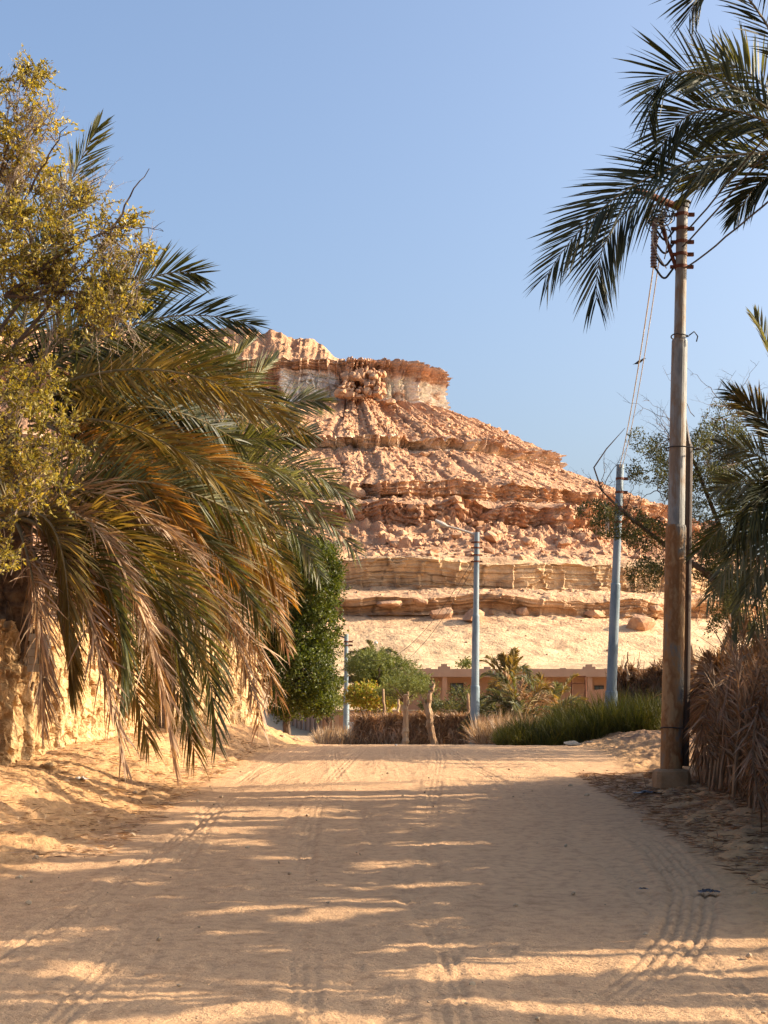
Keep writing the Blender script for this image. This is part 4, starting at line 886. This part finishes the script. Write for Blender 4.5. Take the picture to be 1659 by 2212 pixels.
# fluffy bundle heads on the right fence
def bundle(x, y, z, seed, label):
    rs = np.random.RandomState(seed); n = 700; P = np.tile([x, y, z], (n, 1)) + rs.normal(0, .06, (n, 3))
    d = nrm(rs.normal(size=(n, 3))*[.55, .55, .4] + [0, 0, .75]); mb = MB()
    blades(mb, P, d, rs.normal(size=(n, 3)), rs.uniform(.25, .6, n), np.full(n, .02), rs.uniform(.1, .6, n))
    d[:, 2] *= -1; blades(mb, P, d, rs.normal(size=(n, 3)), rs.uniform(.4, 1.1, n), np.full(n, .02), rs.uniform(0, .2, n))
    tag(mb.build('frond_bundle', M['fence']), label, 'dry frond bundle', 'bundles of dry fronds on the right fence')
q = D(1552, 1455, 21.6); bundle(q.x, q.y, q.z, 1, 'bushy dry frond bundle sticking up right of the rusty pole')
q = D(1640, 1460, 19.5); bundle(q.x, q.y, q.z, 2, 'dry frond bundle on the fence at the right edge')

# ------------------------------------------------------------------ dead trunks
def stump(pts, rad, label, group='dead trunks at the end of the road'):
    rs = np.random.RandomState(len(pts)); mb = MB()
    for P, r in zip(pts, rad):
        P = np.array([tuple(p) for p in P]); t = np.linspace(0, 1, 14); k = np.linspace(0, 1, len(P)); Q = np.stack([np.interp(t, k, P[:, i]) for i in range(3)], -1)
        Q[1:] += rs.normal(0, .02, (13, 3)); tube(mb, Q, np.interp(t, np.linspace(0, 1, len(r)), r)*(1+rs.normal(0, .1, 14)), 8)
    tag(mb.build('dead_trunk', M['deadwood']), label, 'tree trunk', group)
Yt = 59
stump([[D(938,1612,Yt), D(930,1570,Yt), D(925,1530,Yt)], [D(925,1535,Yt), D(928,1500,Yt), D(936,1485,Yt), D(934,1470,Yt)], [D(923,1540,Yt), D(914,1512,Yt), D(905,1500,Yt)], [D(934,1490,Yt), D(927,1478,Yt)], [D(936,1485,Yt), D(940,1474,Yt)]], [[.16,.13,.15], [.12,.10,.07,.02], [.10,.06,.02], [.04,.01], [.04,.01]], 'forked pale dead tree trunk, tallest at the end of the road')
stump([[D(874,1612,Yt), D(877,1570,Yt), D(876,1500,Yt)], [D(877,1535,Yt), D(882,1515,Yt), D(880,1495,Yt)]], [[.15,.12,.09], [.06,.05,.03]], 'dark straight trunk left of the forked dead tree')
stump([[D(862,1580,62), D(860,1530,62), D(862,1512,62)]], [[.07,.06,.04]], 'thin dark dead trunk left of the dark straight trunk')
stump([[D(829,1600,61), D(829,1490,61)]], [[.06,.05]], 'slim upright brown post rising in front of the lime shrub')
stump([[D(1013,1610,61), D(1012,1500,61)]], [[.08,.06]], 'weathered grey post touching the left side of the middle blue pole')
stump([[D(1358,1470,46), D(1352,1440,46), D(1357,1425,46), D(1356,1408,46)], [D(1360,1465,46), D(1370,1448,46)]], [[.05,.045,.03,.01], [.03,.01]], 'crooked thin dead stick above the fence behind the reeds')
stump([[D(1500,1480,26), D(1494,1400,26)], ], [[.07,.08]], 'round cut log end behind the fence right of rusty pole')
# pale low brick stack near fence
mb = MB(); c = D(783, 1575, 62)
for k in range(9):
    for j in range(4): box(mb, (c.x-.45+j*.29+(k % 2)*.08, c.y, -.0+k*.145), (.27, .3, .13))
tag(mb.build('brick_pillar', M['brick']), 'short stack of pale bricks at the left end of the frond fence', 'pillar')

# ------------------------------------------------------------------ poles
def lathe_pole(root, base, top, secs, mats):
    "secs: (t0,t1,r) along base->top; one mesh per section"
    B, T = np.array(tuple(base)), np.array(tuple(top))
    for i, (t0, t1, r) in enumerate(secs):
        mb = MB(); ts = [t0, t1-.004, t1]; rr = [r*1.03, r*.97, r*.9] if i < len(secs)-1 else [r*1.02, r*.97, r*.96]
        tube(mb, [B+(T-B)*t for t in ts], rr, 20); mb.build('shaft', M[mats[i]], root, smooth=False)
def wire(p0, p1, sag, r=.012, n=40, wob=0, seed=0):
    p0, p1 = np.array(tuple(p0)), np.array(tuple(p1)); t = np.linspace(0, 1, n)[:, None]
    P = p0+(p1-p0)*t; P[:, 2] -= sag*4*(t*(1-t))[:, 0]
    if wob: rs = np.random.RandomState(seed); P[1:-1] += wob*rs.normal(size=(n-2, 3))
    mb = MB(); tube(mb, P, r, 5); return mb, P
# near pole
Yn = 21.0; nb, ntp = D(1450, 1660, Yn), D(1474, 440, Yn)
np_ = empty('utility_pole', (nb.x, Yn, nb.z), 'thick rust stained pole with insulators standing on a concrete block', 'pole', 'poles along the road')
lathe_pole(np_, nb, ntp, [(-.01, .418, .150), (.418, .75, .118), (.75, 1.0, .083)], ['rustpole', 'greypole', 'greypole'])
def npt(dy): 
    t = (1660-dy)/1220.0; return nb + (ntp-nb)*t
mb = MB(); th = np.linspace(0, 2*np.pi, 28, endpoint=False); sq = 1/np.maximum(np.abs(np.cos(th)), np.abs(np.sin(th)))**.55
rows = []
for zz, rr in ((-.5, .27), (-.3, .27), (-.12, .26), (-.04, .25), (-.01, .22), (.0, .10)):
    q = rr*sq*(1 + .035*perlin(th*2, th*0+zz*5)); rows.append(np.stack([nb.x+q*np.cos(th), Yn+q*np.sin(th), nb.z+zz+.012*perlin(th*3, th*0+zz)+0*th], -1))
mb.add(np.array(rows).reshape(-1, 3), grid_faces(6, 28, wrap=True)); mb.build('footing', M['footing'], np_)
mb = MB(); tube(mb, [npt(449), npt(437)], .10, 14); tube(mb, [npt(438), npt(436)], .125, 14); mb.build('cap', M['iron'], np_)
mb = MB(); tube(mb, [npt(450)+Vector((-.03,0,0)), D(1395,418,Yn-.3), D(1372,409,Yn-.4)], [.055,.05,.045], 10); arm = mb.build('lamp_arm', M['rust'], np_)
def s_hook(c, dx=-1, sc=1.0):
    mb = MB(); t = np.linspace(0, 1, 14)
    P = [c + Vector((dx*(.10+.30*a)*sc, 0, (-.17*math.sin(a*math.pi)**1.5 if a > .35 else -.17*math.sin(.35*math.pi)**1.5*a/.35)*sc)) for a in t]
    tube(mb, P, .016*sc, 6)
    return mb, P[-1]
for dy in (465, 497, 527, 555, 583):
    c = npt(dy)
    mb = MB(); tube(mb, [c-Vector((0,0,.025)), c+Vector((0,0,.025))], .092, 16); box(mb, c+Vector((.13,0,0)), (.10, .05, .05)); box(mb, c+Vector((-.12,0,0)), (.08, .045, .045)); cl = mb.build('clamp', M['rust'], np_)
    if dy > 480:
        mb, e = s_hook(c); h = mb.build('hook', M['iron'], np_)
        mb = MB()
        for k in range(4): tube(mb, [e+Vector((0,0,.0+k*.045)), e+Vector((0,0,.04+k*.045))], [.052, .038], 10)
        mb.build('insulator', M['ceramic'], np_)
mb = MB(); tube(mb, [npt(470)+Vector((-.35,0,.0)), npt(590)+Vector((-.06,0,0))], .03, 8); mb.build('brace', M['rust'], np_)
for dy, r_ in ((738, .125), (985, .165), (1577, .165)):
    c = npt(dy); mb = MB(); th = np.linspace(0, 2*np.pi, 18)
    xo = .0 if dy < 800 else .09
    tube(mb, [(c.x+xo+(r_+xo)*math.cos(a), c.y+(r_+.005)*math.sin(a), c.z+.012*math.sin(2*a)) for a in th], .010, 5)
    tube(mb, [(c.x+r_+2*xo, c.y-.05, c.z), (c.x+r_+2*xo+.07, c.y-.08, c.z+.05), (c.x+r_+2*xo+.12, c.y-.08, c.z-.02), (c.x+r_+2*xo+.10, c.y-.08, c.z-.10)], .010, 5)
    mb.build('binding_wire', M['iron'], np_)
# tangle of wires
rs = np.random.RandomState(5); mb = MB(); mw = MB(); cc_ = D(1425, 468, Yn)
for k in range(16):
    ctr = np.array(tuple(cc_)) + rs.normal(0, .05, 3); a0 = rs.uniform(0, 6.28); n = 16; t = np.linspace(0, 1, n); rr = rs.uniform(.06, .17)
    P = np.stack([ctr[0]+rr*np.cos(a0+t*6.5), ctr[1]+.08*np.sin(t*5+k), ctr[2]+rr*.8*np.sin(a0+t*6.5)], -1) + rs.normal(0, .008, (n, 3))
    tube(mw if k % 2 else mb, P, .009, 4)
for k, (xe, ye) in enumerate(((1415, 525), (1412, 505), (1435, 560), (1440, 580), (1408, 500), (1450, 500), (1448, 535))):
    p0 = np.array(tuple(cc_)); p1 = np.array(tuple(D(xe, ye, Yn))); t = np.linspace(0, 1, 14)[:, None]; P = p0+(p1-p0)*t + np.array([-.16*(1 if k % 2 else -.4), -.05, 0])*np.sin(t*np.pi)
    tube(mw if k in (2, 3, 5) else mb, P, .009, 4)
tube(mb, [cc_, D(1400, 480, Yn), D(1388, 472, Yn), D(1405, 465, Yn)], .008, 4)
tg = tag(mb.build('wire_tangle', M['cable']), 'tangled loops of wire hanging at the top of the rusty pole', 'wires'); mw.build('pale_loops', M['whitewire'], tg)
# pipe strapped beside it
sp = MB(); tube(sp, [D(1479,1655,Yn+.12), D(1484,1300,Yn+.12), D(1488,985,Yn+.12), D(1487,960,Yn+.12)], [.062,.06,.055,.055], 12); tube(sp, [D(1487,962,Yn+.12), D(1482,925,Yn+.12), D(1481,900,Yn+.1)], [.045,.03,.012], 10)
tag(sp.build('conduit_pipe', M['pipe']), 'slim dark brown pipe tied to the right side of the rusty pole', 'pipe')
# right pole (by the reeds)
Yr = 40.0; rb_, rt_ = D(1316, 1610, Yr), D(1340, 1004, Yr)
rp = empty('utility_pole', rb_, 'blue grey pole rising out of the green reeds', 'pole', 'poles along the road')
Lr = 606.
lathe_pole(rp, rb_, rt_, [(-.03, .19, .17), (.19, .571, .135), (.571, 1.0, .105)], ['bluesteel']*3)
for dy in (1035, 1065, 1098, 1130):
    c = rb_+(rt_-rb_)*((1610-dy)/Lr); mb = MB(); tube(mb, [c-Vector((0,0,.03)), c+Vector((0,0,.03))], .115, 12); box(mb, c+Vector((.16,0,0)), (.14, .06, .08)); mb.build('clamp', M['rust'], rp)
# middle pole
Ym = 56.0; mb_, mt_ = D(1025, 1612, Ym), D(1030, 1150, Ym)
mp_ = empty('utility_pole', mb_, 'blue grey street pole in the middle of the view', 'pole', 'poles along the road')
lathe_pole(mp_, mb_, mt_, [(-.02, .28, .175), (.28, .61, .14), (.61, 1.0, .105)], ['bluesteel']*3)
mb = MB(); tube(mb, [mb_+(mt_-mb_)*-.02, mb_+(mt_-mb_)*.12], .188, 20); mb.build('unpainted_foot', M['concrete'], mp_)
for dy in (1172, 1184, 1200, 1214):
    c = mb_+(mt_-mb_)*((1612-dy)/462.); mb = MB(); tube(mb, [c-Vector((0,0,.03)), c+Vector((0,0,.03))], .125, 12); box(mb, c+Vector((.17,0,0)), (.11, .06, .06)); box(mb, c+Vector((-.17,0,0)), (.11, .06, .06)); mb.build('clamp', M['rust'], mp_)
mb = MB(); tube(mb, [D(1028,1155,Ym), D(990,1143,Ym), D(965,1136,Ym)], [.05,.045,.04], 8); mb.build('lamp_arm', M['whitewire'], mp_)
mb = MB(); tube(mb, [D(968,1138,Ym), D(955,1133,Ym), D(940,1124,Ym)], [.05,.11,.06], 10); mb.build('lamp_head', M['whitewire'], mp_)
# third and fourth poles
Y3 = 112.0; b3, t3 = D(748, 1592, Y3), D(748, 1370, Y3)
p3 = empty('utility_pole', b3, 'distant blue pole in front of the boundary wall', 'pole', 'poles along the road')
lathe_pole(p3, b3, t3, [(-.04, .47, .225), (.47, 1.0, .16)], ['bluesteel']*2)
for dy in (1386, 1394):
    c = D(748, dy, Y3); mb = MB(); tube(mb, [c-Vector((0,0,.05)), c+Vector((0,0,.05))], .2, 10); box(mb, c+Vector((.34,0,0)), (.3, .12, .14)); mb.build('clamp', M['rust'], p3)
mb = MB(); tube(mb, [D(747,1378,Y3), D(725,1371,Y3)], .06, 6); mb.build('lamp_arm', M['iron'], p3)
Y4 = 124.; p4 = empty('utility_pole', D(661, 1572, Y4), 'farthest blue pole half hidden below the dense green tree', 'pole', 'poles along the road')
lathe_pole(p4, D(661, 1576, Y4), D(662, 1385, Y4), [(-.04, .3, .22), (.3, 1.0, .16)], ['bluesteel']*2)
# globe lamps
for dx, dy, Y, lb in ((719, 1514, 115.5, 'white globe lamp on a thin post above the boundary wall'), (812, 1388, 109, 'small white lamp sticking out of the far palm')):
    c = D(dx, dy, Y); r = empty('globe_lamp', (c.x, c.y, gz(c.x, c.y)), lb, 'lamp')
    mb = MB(); tube(mb, [(c.x, c.y, -.3), (c.x, c.y, c.z)], .03, 6); mb.build('post', M['concrete'], r)
    v, f = rock_arrays(1, 2, flat=1, cuts=0); mb = MB(); mb.add(nrm(v)*(.19 if dx < 800 else .14)+np.array(tuple(c)), f); mb.build('globe', M['lamp'], r, smooth=True)
# wires
cab = []
for i, (s0, e1, sg) in enumerate([(npt(497)+Vector((.1,0,0)), (4.75,-14,8.9), .75), (npt(540), (4.7,-14,8.6), .85), (npt(585)+Vector((.08,-.05,0)), (4.65,-14,8.2), 1.35)]):
    mb, P = wire(s0, e1, sg, .013, 60, .004, i)
    tag(mb.build('cable', M['cable']), ['black cable leaving the top clamp of the rusty pole to the right', 'black cable leaving the middle clamp of the rusty pole to the right', 'lowest sagging black cable leaving the rusty pole to the right'][i], 'cable', 'cables')
w0, w1 = D(1421, 510, Yn), D(1338, 1010, Yr)
mb, P = wire(w0, w1, .25, .012, 40); tag(mb.build('cable', M['whitewire']), 'pale wire with a bird, running from rusty pole to the pole in the reeds', 'cable', 'cables')
best = None
for p in P:
    b = (p[2]-CAMZ)/p[1]; dyv = 1106 - FPX*math.tan(math.atan(b)-PITCH)
    if best is None or abs(dyv-785) < best[0]: best = (abs(dyv-785), p)
bp = best[1]
mb, _ = wire(D(1424, 560, Yn), D(1343, 1010, Yr), .3, .009, 40); tag(mb.build('cable', M['whitewire']), 'thinner pale wire hanging right beside the wire with the bird', 'cable', 'cables')
for i, (a, b, sg) in enumerate([(D(1036,1185,Ym), D(752,1388,Y3), 2.6), (D(1036,1200,Ym), D(752,1394,Y3), 3.0)]):
    mb, _ = wire(a, b, sg, .009, 50); tag(mb.build('cable', M['cable']), ['thin upper wire sagging between the middle pole and the third pole', 'thin lower wire sagging between the middle pole and the third pole'][i], 'cable', 'cables')
# bird
def bird(p):
    bm = bmesh.new(); bmesh.ops.create_icosphere(bm, subdivisions=3, radius=1)
    v = np.array([q.co[:] for q in bm.verts]); f = np.array([[q.index for q in pp.verts] for pp in bm.faces]); bm.free()
    u = v[:, 0]                                              # long axis: + head, - tail
    r = np.interp(u, [-1, -.75, -.45, 0, .3, .55, .75, .9, 1], [.10, .16, .5, 1, .95, .62, .78, .5, .0])
    rr = np.maximum(np.sqrt(1-np.clip(u, -1, 1)**2), .15)
    w_ = v.copy(); w_[:, 1] = v[:, 1]/rr*r*.36; w_[:, 2] = v[:, 2]/rr*r*.36
    w_[:, 0] = u*1.15; w_[:, 2] += .55*u + .12*sstep(.5, .9, u); tail = u < -.55; w_[tail, 2] *= .9
    V = w_*.095; mb = MB(); mb.add(V + np.array([0, 0, .075]) + p, f)
    tube(mb, [p+[.118,0,.145], p+[.15,0,.142]], [.012, .002], 6)
    for s_ in (-.012, .012): tube(mb, [p+[.0,s_,.05], p+[0,s_,0]], .004, 4)
    tag(mb.build('bird', M['bird'], smooth=True), 'small dark bird perched on the sloping wire', 'bird')
bird(np.array(bp))

# ------------------------------------------------------------------ litter and stones
def litter(name, label, cat, n, fx, fy, L, w, mat, seed, up=.12):
    rs = np.random.RandomState(seed); X, Y = fx(rs, n), fy(rs, n); Z = ground_z(X, Y)+.02
    d = rs.normal(size=(n, 3)); d[:, 2] = rs.uniform(-.02, up, n); mb = MB()
    blades(mb, np.stack([X, Y, Z], -1), d, rs.normal(size=(n, 3)), L*rs.uniform(.3, 1.5, n), w*rs.uniform(.5, 1.4, n), np.full(n, .06)); return tag(mb.build(name, M[mat]), label, cat, kind='stuff')
litter('leaf_litter', 'dry leaf litter strewn over the left bank below the palms', 'litter', 7000, lambda r, n: -2.6-r.rand(n)**1.3*2.6, lambda r, n: r.uniform(14, 33, n), .13, .010, 'f_dry', 81)
litter('leaf_litter', 'dry leaf litter and twigs under the shaded right fence', 'litter', 13000, lambda r, n: 4.5-r.rand(n)**1.6*1.5, lambda r, n: r.uniform(8, 24, n), .15, .009, 'fence', 82)
def pebbles():
    rs = np.random.RandomState(9); mb = MB()
    for k in range(900):
        y = 7.5+18*rs.rand()**1.6; x = rs.uniform(-5, 4.6); 
        if -2.4 < x < 2.4 and rs.rand() < .55: continue
        v, f = SROCKS[rs.randint(8)]; r = .004+.026*rs.rand()**5*(1 if abs(x) < 2.6 else 1.5); mb.add(v*r + np.array([x, y, gz(x, y)+.01]), f)
    tag(mb.build('pebbles', M['stone']), 'small pebbles and clods scattered on the sand', 'pebbles', kind='stuff')
pebbles()
def stone(dx, dy, Y, wpx, label, seed, mat='stone', flat=.7):
    c = D(dx, dy, Y); r = wpx/FPX*Y/2; v, f = ROCKS[seed]; q = v*r; q[:, 2] *= flat
    mb = MB(); mb.add(q, f); o = mb.build('stone', M[mat]); o.location = (c.x, Y, gz(c.x, Y)+r*.25); tag(o, label, 'stone', 'stones beside the road')
stone(611, 1568, 38, 22, 'pale rock at the end of the mud wall', 1); stone(636, 1570, 39, 30, 'long pale rock right of the wall end', 2, flat=.4); stone(655, 1575, 39.5, 14, 'small pale rock next to the long one', 3)
stone(1238, 1592, 36, 42, 'grey rock in front of the green reeds', 4, 'concrete', .5); stone(1275, 1600, 35.6, 22, 'small rock right of the grey rock by the reeds', 5, 'concrete')
stone(855, 1608, 37, 9, 'tiny white stone on the crest of the road', 6, 'paper'); stone(110, 1628, 19.6, 40, 'clod at the foot of the mud wall on the left', 7, 'mudwall')
def rag(dx, dy, w_, h_, label, mat, seed, cat='scrap'):
    # find ground distance under that sight line
    best = min(np.arange(7, 40, .05), key=lambda Y: abs(D(dx, dy, Y).z - gz(D(dx, dy, Y).x, Y))); c = D(dx, dy, best); rs = np.random.RandomState(seed)
    n, m = 14, 8; X, Yy = np.meshgrid(np.linspace(-.5, .5, n)*w_, np.linspace(-.5, .5, m)*h_*2.2)
    Z = .02 + h_*.6*np.abs(fbm(X/w_*3+seed, Yy/w_*3, o=3))*np.cos(X/w_*2.6); X = X + .03*w_*rs.normal(size=X.shape)
    mb = MB(); mb.add(np.stack([X+c.x, Yy+best, Z+gz(c.x, best)+.01], -1).reshape(-1, 3), grid_faces(m, n)); tag(mb.build('plastic_rag' if mat == 'rag' else 'paper_scrap', M[mat]), label, cat)
rag(1400, 1718, .36, .10, 'crumpled black plastic rag lying below the rusty pole', 'rag', 1)
rag(1532, 1935, .16, .06, 'small black plastic scrap at the right edge of the road', 'rag', 2); rag(1390, 1929, .07, .03, 'tiny black scrap beside the tyre marks', 'rag', 3)
rag(172, 1688, .22, .08, 'crumpled white paper scrap on the left bank', 'paper', 4); rag(560, 1555, .25, .08, 'white scrap beneath the hanging fronds', 'paper', 5)
